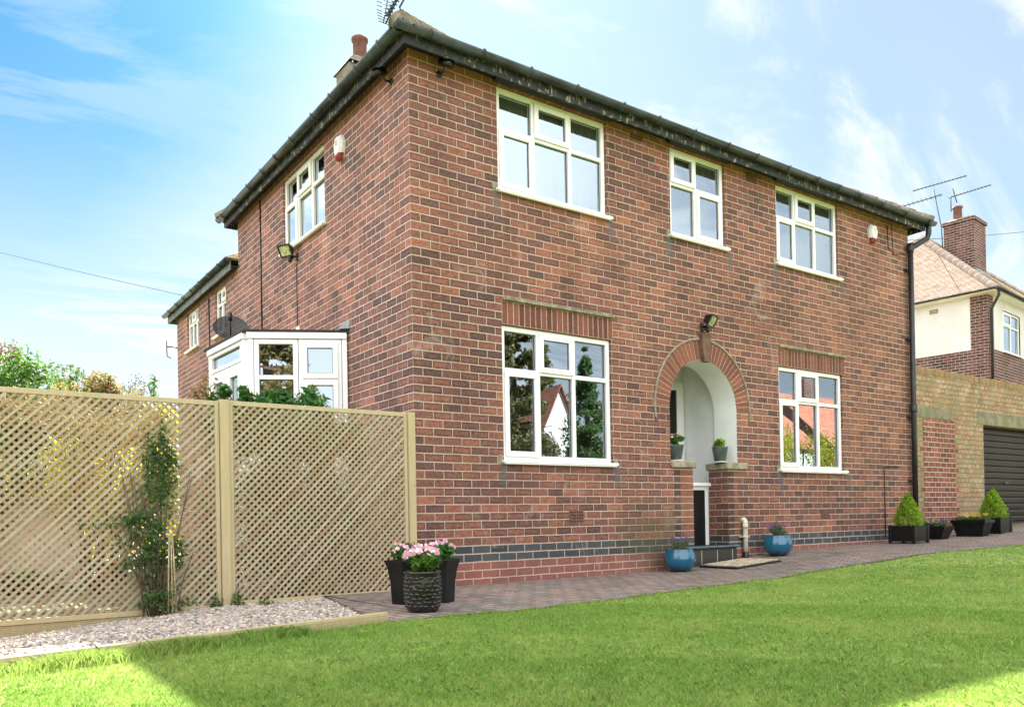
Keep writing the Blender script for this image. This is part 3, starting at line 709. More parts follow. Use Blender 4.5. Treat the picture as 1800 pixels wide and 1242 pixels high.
# arch ring
b = MB(); n = 48
for i in range(n):
    a0, a1 = PI*i/n, PI*(i+1)/n
    q = [(AX+r*math.cos(a), AZ+r*math.sin(a)) for r, a in ((AR, a0), (AO, a0), (AO, a1), (AR, a1))]
    b.prism(q, -.0012, .01)
arch = b.build('arch', MAT['mortar'], house)
b = MB(); nv = 35
for i in range(nv):
    a0 = PI*(i+.09)/nv; a1 = PI*(i+.91)/nv
    if abs((a0+a1)/2-PI/2) < .06: continue
    g0 = .0052/AR; am = (a0+a1)/2; hw = PI/nv/2
    q = []
    for r in (AR+.002, AO-.006):
        da = hw-.0052/r; q.append((r, da))
    pts = [(AX+q[0][0]*math.cos(am-q[0][1]), AZ+q[0][0]*math.sin(am-q[0][1])), (AX+q[1][0]*math.cos(am-q[1][1]), AZ+q[1][0]*math.sin(am-q[1][1])),
           (AX+q[1][0]*math.cos(am+q[1][1]), AZ+q[1][0]*math.sin(am+q[1][1])), (AX+q[0][0]*math.cos(am+q[0][1]), AZ+q[0][0]*math.sin(am+q[0][1]))]
    b.prism(pts, -.0045+rng.normal()*.0006, .005)
b.build('voussoirs', MAT['voussoir'], arch)
b = MB()
pp = [(AX+(AO+.010)*math.cos(a), -.006, AZ+(AO+.010)*math.sin(a)) for a in np.linspace(-.14, PI+.22, 60)]
b.tube(pp, .0165, 6); b.build('hood_mould', MAT['stone'], arch)
b = MB(); b.prism([(4.265, 2.71), (4.355, 2.71), (4.40, 3.05), (4.225, 3.05)], -.06, .01); b.bbox(4.255, 4.365, -.07, .0, 2.69, 2.71, .004)
b.build('keystone', simple('brown_keystone', (.17, .095, .065), .85, .2, 12, .4), arch)
# porch
porch = MB(); x0, x1 = AX-AR, AX+AR; D = .39
porch.quad((x0, 0.001, 1.3), (x0, D, 1.3), (x0, D, AZ), (x0, 0.001, AZ)); porch.quad((x1, .001, 1.3), (x1, D, 1.3), (x1, D, AZ), (x1, .001, AZ))
porch.sm = True; n = 40; v = []
for i in range(n+1):
    a = PI*i/n; v += [(AX+AR*math.cos(a), .001, AZ+AR*math.sin(a)), (AX+AR*math.cos(a), D, AZ+AR*math.sin(a))]
porch.add(v, [(2*i, 2*i+1, 2*i+3, 2*i+2) for i in range(n)]); porch.sm = False
ix0, ix1, iz, iy = 3.25, 5.02, 3.0, 1.05
n = 40
for i in range(n):
    a0, a1 = PI*i/n, PI*(i+1)/n
    p0 = (AX+AR*math.cos(a0), AZ+AR*math.sin(a0)); p1 = (AX+AR*math.cos(a1), AZ+AR*math.sin(a1))
    porch.quad((p0[0], D, p0[1]), (p0[0], D, iz), (p1[0], D, iz), (p1[0], D, p1[1]))
for q in ((ix0, x0), (x1, ix1)): porch.quad((q[0], D, .2), (q[1], D, .2), (q[1], D, iz), (q[0], D, iz))
porch.quad((ix1, D, .2), (ix1, iy, .2), (ix1, iy, iz), (ix1, D, iz)); porch.quad((ix0, D, .2), (ix0, iy, .2), (ix0, iy, iz), (ix0, D, iz))
porch.quad((ix0, iy, .2), (ix1, iy, .2), (ix1, iy, iz), (ix0, iy, iz)); porch.quad((ix0, D, iz), (ix1, D, iz), (ix1, iy, iz), (ix0, iy, iz))
porch.build('porch_lining', MAT['render'], house)
b = MB(); b.bbox(4.86, 5.0, .99, 1.046, .3, 2.62); b.bbox(3.9, 4.86, .99, 1.045, 2.5, 2.62); b.bbox(3.78, 3.9, .99, 1.046, .3, 2.62); b.bbox(3.9, 4.86, 1.0, 1.044, .3, 1.72)
dr = b.build('front_door', MAT['upvc'], house)
b = MB(); b.box(3.9, 4.86, 1.01, 1.03, 1.72, 2.5); b.build('door_glass', MAT['garage_door'], dr)
for (a0, a1, lab) in ((x0+.001, 4.07, 'left'), (4.757, x1-.001, 'right')):
    b = MB(); b.box(a0, a1, .0015 if lab == 'left' else .0015, .335, -.05, 1.29)
    o = b.build('porch_pier', MAT['pier_brick'] if 0 else MAT['brick'], house)
    for (q0, q1, cols_) in ((a0+.055, a0+.165, 0), (a0+.165, a1, 1)) if lab == 'left' else ((a0, a0+.11, 0), (a0+.11, a1, 1)):
        k = MB(); k.box(q0+(.0 if cols_ == 0 else .0005), q1, -.0022, .0012, .02, 1.29); k.build('pier_quoin', MAT['quoin_dark' if cols_ == 0 else 'quoin_red'], o)
    c = MB(); c.bbox(a0-.001 if lab == 'left' else a0-.035, (a1+.045) if lab == 'left' else 5.135, -.035, .37 if lab == 'right' else .36, 1.295, 1.39, .014)
    c.build('coping', MAT['stone'], o)
b = MB(); b.bbox(4.0, 4.80, .30, .34, 1.085, 1.13, .004); b.bbox(4.69, 4.755, .345, .38, .27, 1.083); b.bbox(4.0, 4.69, .345, .375, 1.03, 1.083); b.bbox(4.0, 4.06, .345, .38, .27, 1.03)
gt = b.build('low_door', MAT['upvc'], house); b = MB(); b.box(4.06, 4.69, .355, .37, .27, 1.03); b.build('door_panel', MAT['black'], gt)
b = MB(); b.bbox(3.72, 4.80, -.09, .44, .0, .262, .006); st = b.build('doorstep', MAT['black'], house)
def tilemat():
    mt, t, p = newmat('slate_tile'); co = t.coord(); x, y, z = t.xyz(co)
    fx = t.m('FRACT', t.m('DIVIDE', t.m('SUBTRACT', x, 3.80), .30)); d = t.m('MINIMUM', fx, t.m('SUBTRACT', 1, fx))
    c = t.mix(t.smooth(d, .012, .02), (.45, .43, .40), t.mix(t.noise(co, 20, 4, .6), (.018, .018, .02), (.045, .044, .045)))
    setp(t, p, c, .35); return mt
b = MB(); b.bbox(3.73, 4.79, -.098, -.091, .01, .235, .002); b.build('step_tiles', tilemat(), st)
b = MB(); b.bbox(3.71, 4.83, -.125, -.06, .2625, .285, .005); b.bbox(4.775, 4.83, -.058, .42, .2625, .284, .005); b.build('step_nosing', simple('blue_nosing', (.10, .14, .17), .3, .2, 10), st)
b = MB(); b.bbox(3.9, 4.72, -.04, .33, .263, .28, .004); b.build('rubber_mat', MAT['rubber'], st)

# eaves ---------------------------------------------------------------
GX, GY = -.213, -.273       # gutter centre lines
FX, FY = -.15, -.205        # fascia
RX = 9.70
b = MB()
b.box(FX, RX-.12, FY, FY+.02, 5.36, 5.53); b.box(FX, FX+.02, FY+.021, YE+.2, 5.361, 5.53)
b.box(RX-.121, RX-.10, FY+.0, YE+.2, 5.362, 5.53); b.box(FX, RX-.12, YE+.19, YE+.21, 5.363, 5.53)
b.build('fascia', MAT['fascia'], house)
b = MB(); b.box(FX+.021, RX-.122, FY+.021, YE+.188, 5.455, 5.47)
# dark battens where the soffit drops over the windows
for h in (U1, U2_, U3): b.box(h[0]-.05, h[1]+.05, -.19, -.01, 5.42, 5.4548)
b.build('soffit', MAT['soffit'], house)
def half_gutter(b, P0, P1, r=.057, top=5.50, thick=.006, clips=.62):
    P0 = np.array(P0, float); P1 = np.array(P1, float); L = np.linalg.norm(P1-P0); e = (P1-P0)/L; s = np.array([e[1], -e[0], 0])
    def seg(a, c, ra, zoff):
        n = 12; v = []
        for t_ in (a, c):
            for k in range(n+1):
                th = PI*k/n; v.append(P0+e*t_+s*ra*math.cos(th)+np.array([0, 0, top-zoff-ra*math.sin(th)]))
            for k in range(n+1):
                th = PI*k/n; v.append(P0+e*t_+s*(ra-thick)*math.cos(th)+np.array([0, 0, top-zoff-(ra-thick)*math.sin(th)]))
        m = 2*(n+1); f = []
        for k in range(n): f.append((k, k+1, m+k+1, m+k)); f.append((n+1+k, m+n+1+k, m+n+2+k, n+2+k)); f.append((k, n+1+k, n+2+k, k+1)); f.append((m+k, m+k+1, m+n+2+k, m+n+1+k))
        f.append((0, m, m+n+1, n+1)); f.append((n, 2*n+1, m+2*n+1, m+n))
        b.sm = True; b.add(v, f); b.sm = False
        return v
    seg(0, L, r, 0)
    for t_, q in ((0, 1), (L, -1)):
        n = 12; b.add([P0+e*t_+s*r*math.cos(PI*k/n)+np.array([0, 0, top-r*math.sin(PI*k/n)]) for k in range(n+1)], [tuple(range(n+1))])
    x = .35
    while x < L-.1: seg(x-.017, x+.017, r+.013, -.006); x += clips*(.85+.3*rng.random())
b = MB(); half_gutter(b, (GX-.057, GY, 0), (RX+.06, GY, 0)); half_gutter(b, (GX, GY+.057, 0), (GX, YE+.28, 0), top=5.499)
half_gutter(b, (RX-.04, GY+.06, 0), (RX-.04, YE+.28, 0), top=5.499)
b.build('gutter', MAT['gutter'], house)
# roofs
def hip_roof(b, x0, x1, y0, y1, z, t, thick=.03):
    h = min(x1-x0, y1-y0)/2; zr = z+h*t; sc = math.sqrt(1+t*t)
    if x1-x0 >= y1-y0: A, B = (x0+h, (y0+y1)/2, zr), (x1-h, (y0+y1)/2, zr)
    else: A, B = ((x0+x1)/2, y0+h, zr), ((x0+x1)/2, y1-h, zr)
    c = [(x0, y0, z), (x1, y0, z), (x1, y1, z), (x0, y1, z)]
    def face(vs, o, ax):
        uv = []
        for p in vs:
            d = abs(p[1]-o) if ax == 0 else abs(p[0]-o); uv.append((p[ax], d*sc))
        b.add(vs, [tuple(range(len(vs)))], [uv])
    if x1-x0 >= y1-y0:
        face([c[0], c[1], B, A], y0, 0); face([c[2], c[3], A, B], y1, 0); face([c[3], c[0], A], x0, 1); face([c[1], c[2], B], x1, 1)
    else:
        face([c[1], c[2], B, A], x1, 1); face([c[3], c[0], A, B], x0, 1); face([c[0], c[1], A], y0, 0); face([c[2], c[3], B], y1, 0)
    b.add([(p[0], p[1], z-thick) for p in c]+c, [(0, 1, 2, 3), (0, 1, 5, 4), (1, 2, 6, 5), (2, 3, 7, 6), (3, 0, 4, 7)])
    return A, B, c
def ridge_run(b, P0, P1, r=.125, seg=.34):
    P0 = np.array(P0, float); P1 = np.array(P1, float); L = np.linalg.norm(P1-P0); e = (P1-P0)/L; s = np.cross(e, (0, 0, 1)); s /= np.linalg.norm(s); u = np.cross(s, e)
    n = int(L/seg)+1; m = 10; b.sm = True
    for i in range(n):
        a, c = i*L/n, (i+1)*L/n+.02; ra, rc = r*1.04, r*.94; v = []
        for t_, q in ((a, ra), (c, rc)):
            v += [P0+e*t_+s*q*math.cos(PI*k/m)+u*(q*math.sin(PI*k/m)-.05) for k in range(m+1)]
        b.add(v, [(k, k+1, m+1+k+1, m+1+k) for k in range(m)]+[tuple(range(m, -1, -1))])
    b.sm = False
tp = math.tan(R_(32.5))
b = MB(); A1, B1, c1 = hip_roof(b, -.22, RX, -.27, YE+.26, 5.505, tp)
roof = b.build('roof', MAT['tiles'], house)
b = MB(); 
for q, w_ in ((A1, (0, 3)), (B1, (1, 2))):
    for k in w_: ridge_run(b, np.array(c1[k])+np.array([0, 0, .02]), q)
ridge_run(b, A1, B1); b.build('hip_tiles', MAT['ridge'], roof)
b = MB(); b.bbox(1.35, 1.95, 4.35, 4.85, 6.2, 7.78, .01); ch = b.build('chimney', MAT['concrete'], roof)
b = MB(); b.lathe([(.46, 7.78), (.36, 7.88), (.17, 7.99), (.14, 7.99)], 4, (1.65, 4.6)); b.build('flaunching', MAT['concrete'], ch)
b = MB(); b.lathe([(.105, 7.9), (.108, 8.28), (.13, 8.29), (.132, 8.33), (.12, 8.345), (.09, 8.34), (.085, 8.1)], 24, (1.65, 4.6)); b.build('chimney_pot', MAT['terracotta'], ch)
# wing eaves
b = MB(); b.box(-.13, -.11, YE+.02, YW+.2, WZ-.06, WZ+.12); b.box(-.129, 5.0, YW+.181, YW+.2, WZ-.061, WZ+.12); b.build('wing_fascia', simple('grey_fascia', (.16, .18, .17), .6, .2, 5, dirt=(.05, .06, .05), dirtscale=6), house)
b = MB(); b.box(-.108, 5, YE+.02, YW+.18, WZ, WZ+.015); b.build('wing_soffit', MAT['soffit'], house)
b = MB(); half_gutter(b, (-.175, YE+.01, 0), (-.175, YW+.28, 0), top=WZ+.10, r=.052, clips=.55); b.build('wing_gutter', MAT['gutter'], house)
b = MB(); hip_roof(b, -.20, 5.2, YE+.02, YW+.25, WZ+.13, tp); b.build('wing_roof', MAT['tiles'], house)

# downpipe
b = MB(); px_, py_ = 9.36, -.075
b.tube([(9.60, -.26, 5.46), (9.60, -.26, 5.30), (9.585, -.24, 5.22), (9.38, -.09, 5.07), (px_, py_, 4.98)], .045, 12)
b.tube([(px_, py_, 5.0), (px_, py_, .16)], .043, 14)
for z in (5.0, 2.33): b.tube([(px_, py_, z), (px_, py_, z+.03), (px_, py_, z+.14)], [.05, .056, .056], 14)
for z in (4.7, 3.55, 2.25, 1.2): b.box(px_-.09, px_+.075, -.06, .0, z-.015, z+.015)
b.build('downpipe', MAT['blackmetal'], house)
# small fixtures on the walls
def airbrick(T, a, z, w=.215, h=.14, m='terracotta', name='air_brick'):
    b = MB(); b.T = T; b.bbox(a-w/2, a+w/2, -.02, .003, z-h/2, z+h/2, .003)
    o = b.build(name, MAT[m], house); k = MB(); k.T = T
    nx, nz = 6, max(2, int(h/.032))
    for i in range(nx):
        for j in range(nz): k.box(a-w/2+w*(i+.22)/nx, a-w/2+w*(i+.80)/nx, .001, .0046, z-h/2+h*(j+.25)/nz, z-h/2+h*(j+.75)/nz)
    k.build('vent_holes', MAT['black'], o)
airbrick(TF, 2.10, .695); airbrick(TF, 6.93, .675); airbrick(TF, 3.17, 5.355, h=.07); airbrick(TF, 5.36, 5.355)
CB = []
class _C:
    def tube(s, p, r, n): q = MB(); q.tube(p, r, n); q.build('cable', MAT['black'], house)
b = _C()
b.tube([(-.012, 4.54, 5.40), (-.012, 4.54, 3.3)], .010, 6); b.tube([(-.010, 3.13, 4.1), (-.010, 3.13, 3.27)], .005, 6)
b.tube([(-.012, 7.3, 4.6), (-.012, 7.3, 2.6)], .010, 6)
b.tube([(9.0, -.01, 1.42), (8.55, -.01, 1.42), (8.55, -.01, .3)], .008, 6)
b.tube([(9.2, -.05, 4.95), (8.95, -.03, 4.9), (8.8, -.012, 5.0), (8.78, -.012, 5.35)], .007, 6); b.tube([(8.95, -.012, 4.9), (8.9, -.012, 5.4)], .005, 6)
b = MB(); b.bbox(-.012, .0, 3.07, 3.19, 3.18, 3.27, .004); b.build('cable_box', MAT['upvc'], house)
# waste pipe
b = MB(); b.tube([(5.03, -.05, .04), (5.03, -.05, .18)], .040, 12); wp = b.build('waste_pipe', MAT['black'], house)
b = MB(); b.tube([(5.03, -.05, .18), (5.03, -.05, .58), (5.03, -.045, .605)], .033, 12); b.tube([(5.03, -.05, .60), (5.03, -.03, .615), (5.03, .02, .615)], .034, 10); b.tube([(5.03, -.05, .50), (5.03, -.05, .56)], .038, 12)
b.box(4.96, 5.07, -.086, .0, .38, .395); b.build('pipe_riser', MAT['pipe'], wp)
# bracket on wing corner
b = MB(); b.tube([(0, YW-.03, 4.15), (-.10, YW-.03, 4.17), (-.20, YW+.0, 4.16)], .012, 6); b.tube([(-.2, YW, 4.28), (-.2, YW, 4.1), (-.19, YW+.02, 3.98), (-.12, YW+.02, 3.95)], .010, 6); b.build('cable_hook', MAT['blackmetal'], house)

# conservatory ----------------------------------------------------------
cons = [(0, 1.615), (-.97, 2.144), (-1.03, 3.36), (0, 3.9)]
ZC = 2.80
cn = MB()
def panel_T(p0, p1):
    p0 = np.array([*p0, 0.]); p1 = np.array([*p1, 0.]); e = (p1-p0)/np.linalg.norm(p1-p0); nn = np.array([e[1], -e[0], 0.])
    return p0, e, nn
pn, e1, n1 = panel_T(cons[1], cons[0])   # front panel, from left to right; outward towards the camera
if n1[1] > 0: n1 = -n1
T1 = frame_T(pn+n1*.1, e1, n1)
pn2, e2, n2 = panel_T(cons[1], cons[2])
if n2[0] > 0: n2 = -n2
T2 = frame_T(pn2+n2*.1, e2, n2)
b = MB()
b.T = T1; b.box(.0, 1.105, -.12, -.102, -.1, .75); b.T = T2; b.box(.0, 1.21, -.12, -.102, -.1, .12)
b.T = None; b.quad((-1.03, 3.36, -.1), (0, 3.9, -.1), (0, 3.9, 2.8), (-1.03, 3.36, 2.8))
bay = b.build('bay_porch', MAT['upvc'], house)
w = window(T1, (.065, .565, .75, 2.80), (), 2.36, set(), sill=False, parent=bay, name='bay_window', room=False)
w = window(T1, (.565, 1.06, .75, 2.80), (), 2.335, {(0, 0), (0, 1)}, sill=False, parent=bay, name='bay_window', room=False)
b = MB(); b.T = T1; b.bbox(.0, .063, -.10, -.03, 0, 2.80); b.bbox(1.062, 1.12, -.10, -.03, 0, 2.80); b.T = T2; b.bbox(.0, .063, -.10, -.031, 0, 2.80); b.bbox(1.15, 1.21, -.10, -.031, 0, 2.80)
b.T = T1; b.bbox(-.01, 1.12, -.08, -.012, 2.802, 2.872, .004); b.T = T2; b.bbox(-.01, 1.22, -.08, -.0125, 2.8025, 2.872, .004); b.build('bay_posts', MAT['upvc'], bay)
window(T2, (.065, 1.148, 2.56, 2.80), (), None, set(), sill=False, parent=bay, name='bay_fanlight', room=False, fw=.045)
window(T2, (.065, .6, .1, 2.555), (), 1.1, set(), sill=False, parent=bay, name='bay_door', room=False, fw=.13)
window(T2, (.604, 1.148, .1, 2.555), (), 1.1, set(), sill=False, parent=bay, name='bay_door', room=False, fw=.13)
b = MB()
rp = [(0, 1.52), (-1.05, 2.09), (-1.13, 3.45), (0, 4.05)]
b.add([(x, y, 2.875) for x, y in rp]+[(x, y, 2.905) for x, y in rp[1:3]]+[(0, 1.52, 2.905), (0, 4.05, 2.905)], [(0, 1, 2, 3), (0, 1, 4, 6), (1, 2, 5, 4), (2, 3, 7, 5), (6, 4, 5, 7)])
b.build('bay_roof', MAT['soffit'], bay)
b = MB(); b.add([(-.006, 1.50, 2.92), (-.006, 1.48, 3.04), (-.006, 1.62, 3.02), (-.006, 2.25, 2.925), (-.10, 1.53, 2.912), (-.10, 2.2, 2.912)], [(0, 1, 2, 3), (0, 3, 5, 4)]); b.build('flashing', MAT['lead'], bay)
b = MB(); b.quad((-.02, 1.75, .2), (-.02, 3.8, .2), (-.02, 3.8, 2.8), (-.02, 1.75, 2.8)); b.build('inner_wall', MAT['room'], bay)

# things hanging on the walls ------------------------------------------------------------
def alarm(T, loc, label):
    r = thing('burglar_alarm', label, 'alarm box', loc, group='burglar alarms on the walls')
    P = [(-.085, -.02), (-.095, .05), (-.05, .14), (.05, .14), (.095, .05), (.085, -.02), (.05, -.135), (-.05, -.135)]
    b = MB(); b.T = T; n = len(P)
    def ring(s, d): return [(x*s, d, z*s) for x, z in P]
    b.add(ring(1, 0)+ring(1, .035)+ring(.8, .075), [tuple(range(2*n, 3*n))]+[(i, (i+1) % n, n+(i+1) % n, n+i) for i in range(n)]+[(n+i, n+(i+1) % n, 2*n+(i+1) % n, 2*n+i) for i in range(n)])
    o = b.build('cover', MAT['alarm'], r)
    b = MB(); b.T = T; b.add([(-.072, .012, -.072), (.072, .012, -.072), (.056, .012, -.139), (-.056, .012, -.139), (-.070, .048, -.075), (.070, .048, -.075), (.05, .05, -.137), (-.05, .05, -.137), (-.055, .078, -.080), (.055, .078, -.080), (.04, .078, -.112), (-.04, .078, -.112)],
          [(8, 9, 10, 11), (4, 5, 9, 8), (5, 6, 10, 9), (6, 7, 11, 10), (7, 4, 8, 11), (0, 4, 7, 3), (1, 2, 6, 5), (3, 7, 6, 2)]); b.build('lens', MAT['alarmred'], r)
    b = MB(); b.T = T
    for k in range(4): b.box(-.04, .04, .0755, .078, .02+k*.018, .026+k*.018)
    b.build('sounder_slots', simple('pale_grey_print', (.5, .42, .42), .5), o)
    return r
def shiftT(T, o): return lambda q: tuple(np.array(T((q[0], q[1], q[2])))+np.array(o))
alarm(shiftT(TS, (0, 1.63, 5.05)), (0, 1.63, 5.05), 'white alarm box with a dark red lens high on the side wall under the gutter')
alarm(shiftT(TF, (8.31, 0, 5.12)), (8.31, 0, 5.12), 'white alarm box beside the far upstairs window near the downpipe')
def floodlight(T, loc, label, tilt, yawd):
    r = thing('floodlight', label, 'security light', loc, group='floodlights with motion sensors')
    from mathutils import Euler
    rot = Euler((tilt, 0, yawd)).to_matrix()
    def TT(q):
        v = rot @ Vector((q[0], -q[1], q[2])); return T((v.x, -v.y, v.z)) if False else T((v.x, -v.y+.13, v.z))
    b = MB(); b.T = TT; P0 = [(-.10, .05, -.075), (.10, .05, -.075), (.10, .05, .075), (-.10, .05, .075)]; P1 = [(-.055, -.05, -.04), (.055, -.05, -.04), (.055, -.05, .04), (-.055, -.05, .04)]
    b.add(P0+P1, [(4, 5, 6, 7), (0, 1, 5, 4), (1, 2, 6, 5), (2, 3, 7, 6), (3, 0, 4, 7)])
    b.box(-.105, .105, .05, .062, .062, .08); b.box(-.105, .105, .05, .062, -.08, -.062); b.box(-.105, -.088, .05, .0619, -.062, .062); b.box(.088, .105, .05, .0619, -.062, .062)
    b.build('lamp_housing', MAT['black'], r)
    b = MB(); b.T = TT; b.quad((-.088, .052, -.062), (.088, .052, -.062), (.088, .052, .062), (-.088, .052, .062)); b.build('lamp_glass', MAT['lampglass'], r)
    b = MB(); b.T = T; b.bbox(-.03, .03, 0, .02, -.12, -.02); b.tube([(0, .01, -.07), (0, .08, -.07), (0, .12, -.02)], .012, 8); b.build('bracket', MAT['black'], r)
    b = MB(); b.T = T; b.tube([(0, .06, -.08), (0, .09, -.11), (0, .11, -.15)], [.018, .028, .024], 10); b.build('motion_sensor', MAT['black'], r)
floodlight(shiftT(TF, (4.29, 0, 3.22)), (4.29, 0, 3.22), 'black floodlight on the front wall above the arched porch', .5, .35)
floodlight(shiftT(TS, (0, 3.12, 4.26)), (0, 3.12, 4.26), 'black floodlight on the side wall below the side window sill', .5, -.45)
def cctv(T, loc, label, dirn):
    r = thing('security_camera', label, 'camera', loc, group='security cameras under the eaves')
    d = np.array(dirn, float); d /= np.linalg.norm(d); c = np.array(T((.0, .13, .02)))
    b = MB(); b.tube([c-d*.07, c+d*.08], .032, 14); b.tube([c+d*.08, c+d*.085], .036, 14); s = np.cross(d, (0, 0, 1)); s /= np.linalg.norm(s); u = np.cross(s, d)
    b.add([c-d*.075-s*.036+u*.034, c-d*.075+s*.036+u*.034, c+d*.12+s*.036+u*.034, c+d*.12-s*.036+u*.034, c-d*.075-s*.036+u*.04, c-d*.075+s*.036+u*.04, c+d*.12+s*.036+u*.04, c+d*.12-s*.036+u*.04], [(0, 1, 2, 3), (4, 5, 6, 7), (0, 1, 5, 4), (2, 3, 7, 6), (1, 2, 6, 5), (3, 0, 4, 7)])
    b.build('camera_housing', MAT['black'], r)
    b = MB(); b.T = T; b.tube([(0, 0, -.04), (0, .012, -.04)], .034, 14); b.tube([(0, .012, -.04), (0, .07, -.05), (0, .12, -.005)], .012, 8); b.tube([(0, .13, .04), (.01, .14, .1), (0, .12, .17)], .004, 6); b.build('camera_bracket', MAT['black'], r)
cctv(shiftT(TF, (.36, 0, 5.33)), (.36, 0, 5.33), 'small black bullet camera under the front eaves near the house corner', (.35, -.6, -.35))
cctv(shiftT(TS, (0, .36, 5.31)), (0, .36, 5.31), 'small black bullet camera under the side eaves near the house corner', (-.7, -.2, -.35))
# satellite dish
ds = np.array((-.34, 4.95, 3.58)); dish = thing('satellite_dish', 'dark mesh satellite dish on the side wall above the white bay', 'satellite dish', tuple(ds))
def dish_mat():
    mt, t, p = newmat('perforated_dish'); t.put(p.inputs['Base Color'], (.022, .025, .028)); uv = t.n('ShaderNodeUVMap').outputs[0]; x, y, _ = t.xyz(t.vm('SCALE', uv, 90.))
    fx = t.m('SUBTRACT', t.m('FRACT', x), .5); fy = t.m('SUBTRACT', t.m('FRACT', y), .5); d = t.m('SQRT', t.m('ADD', t.m('MULTIPLY', fx, fx), t.m('MULTIPLY', fy, fy)))
    a = t.smooth(d, .14, .18); t.put(p.inputs['Alpha'], a); return mt
fwd = np.array([-.25, -.80, .42]); fwd /= np.linalg.norm(fwd); sx_ = np.cross(fwd, (0, 0, 1)); sx_ /= np.linalg.norm(sx_); ux_ = np.cross(sx_, fwd)
b = MB(); b.sm = True; v = [ds-fwd*.05]; f = []; uvs = []; NR, NA = 5, 28
for i in range(1, NR+1):
    for k in range(NA):
        a = 2*PI*k/NA; r = i/NR; v.append(ds+sx_*.25*r*math.cos(a)+ux_*.22*r*math.sin(a)+fwd*(.06*r*r-.05))
def vid(i, k): return 0 if i == 0 else 1+(i-1)*NA+k % NA
def duv(i, k): return (.25*i/NR*math.cos(2*PI*k/NA)+1, .22*i/NR*math.sin(2*PI*k/NA)+1)
for i in range(NR):
    for k in range(NA):
        if i == 0: f.append((0, vid(1, k), vid(1, k+1))); uvs.append([duv(0, k), duv(1, k), duv(1, k+1)])
        else: f.append((vid(i, k), vid(i+1, k), vid(i+1, k+1), vid(i, k+1))); uvs.append([duv(i, k), duv(i+1, k), duv(i+1, k+1), duv(i, k+1)])
b.add(v, f, uvs); b.build('reflector', dish_mat(), dish)
b = MB(); b.tube([ds-ux_*.21, ds-ux_*.2+fwd*.16, ds-ux_*.05+fwd*.30], .011, 8); b.tube([ds-ux_*.1+fwd*.28, ds-ux_*.0+fwd*.33], .028, 10); b.build('feed_arm', MAT['black'], dish)
b = MB(); b.tube([ds-fwd*.05, ds-fwd*.12, ds+np.array((.14, .05, -.10)), (-.0, 5.1, 3.45)], .018, 8); b.build('wall_bracket', MAT['blackmetal'], dish)
# aerials
def rod(b, p, q, r): b.tube([p, q], r, 5)
base = at(716, 30, 7.75); ae = thing('tv_aerial', 'black television aerial on a curved mast above the house corner', 'aerial', tuple(base))
D_ = 7.9
b = MB(); b.tube([at(707, 22, D_), at(702, 14, D_), at(712, -4, D_), at(711, -40, D_)], .010, 6); b.tube([at(709, 38, D_), at(708, 18, D_)], .012, 6); b.build('mast', MAT['blackmetal'], ae)
b = MB(); rod(b, at(678, 42, D_), at(713, -30, D_), .008)
for k in range(9):
    t_ = k/8; u, v = 682+(712-682)*t_, 26-(50)*t_
    for dd in (-1, 1):
        rod(b, at(u-5, v-4*dd-1, D_), at(u+5, v+4*dd-1, D_+.02), .006)
    b.tube([at(u-3, v, D_), at(u+3, v, D_)], .012, 6)
b.build('boom', MAT['blackmetal'], ae)
b = MB(); rod(b, at(674, 40, D_), at(684, -12, D_), .006)
for k in range(9):
    v = -12+k*7.2 if k < 5 else 17+(k-4)*5; u = 661-(k > 3)*2+k*.8
    rod(b, at(u, v, D_-.08), at(u+27, v+11, D_+.2), .004)
b.build('reflector_rods', MAT['alu'], ae)

# cables in the sky
def cable(name, pts, r, label):
    b = MB(); b.tube(pts, r, 6); o = b.build(name, MAT['black']); return tag(o, label, 'cable')
def sag(a, c, s, n=20): return [tuple(np.array(a)*(1-t_)+np.array(c)*t_-np.array([0, 0, s*4*t_*(1-t_)])) for t_ in np.linspace(0, 1, n)]
cable('overhead_cable', sag(at(-260, 375, 22), at(330, 521, 17.2), .06), .0055, 'thin cable crossing the sky to the rear of the house')
cable('overhead_cable', sag(at(1560, 424, 26), at(1900, 396, 34), .08), .009, 'thin cable crossing the sky behind the neighbouring chimney')

# ------------------------------------------------------------------ garage
gar = thing('garage', 'old yellow brick garage wall with a black ribbed door beside the house', 'garage', (9.42, .08, .2))
GW = .08
b = MB(); gridwall(b, lambda a, z: (a, GW, z), 9.415, 19, -.1, 3.05, [(12.09, 14.9, -.1, 2.28)])
b.quad((12.09, GW, 0), (12.09, GW+.22, 0), (12.09, GW+.22, 2.28), (12.09, GW, 2.28)); b.quad((14.9, GW, 0), (14.9, GW+.22, 0), (14.9, GW+.22, 2.28), (14.9, GW, 2.28))
b.quad((12.09, GW, 2.28), (14.9, GW, 2.28), (14.9, GW+.22, 2.28), (12.09, GW+.22, 2.28))
b.quad((9.415, GW, 3.05), (19, GW, 3.05), (19, 5.5, 2.9), (9.415, 5.5, 2.9)); b.quad((19, GW, -.1), (19, 5.5, -.1), (19, 5.5, 2.9), (19, GW, 3.05)); b.quad((9.415, 5.5, -.1), (19, 5.5, -.1), (19, 5.5, 2.9), (9.415, 5.5, 2.9))
b.build('garage_wall', MAT['old_brick'], gar)
b = MB(); x = 9.42
while x < 18.9:
    w_ = .074+rng.normal()*.001; zt = 3.165+rng.normal()*.006-(.05 if rng.random() < .05 else 0); b.bbox(x, x+w_-.008, GW-.006+rng.normal()*.003, GW+.21, 3.052, zt, .006); x += w_
b.build('coping_bricks', MAT['coping_brick'], gar)
b = MB(); b.bbox(11.88, 15.2, GW-.012, GW+.1, 2.282, 2.53, .008); b.bbox(9.72, 10.92, GW-.010, GW+.05, 2.30, 2.505, .008); b.build('concrete_lintel', MAT['concrete'], gar)
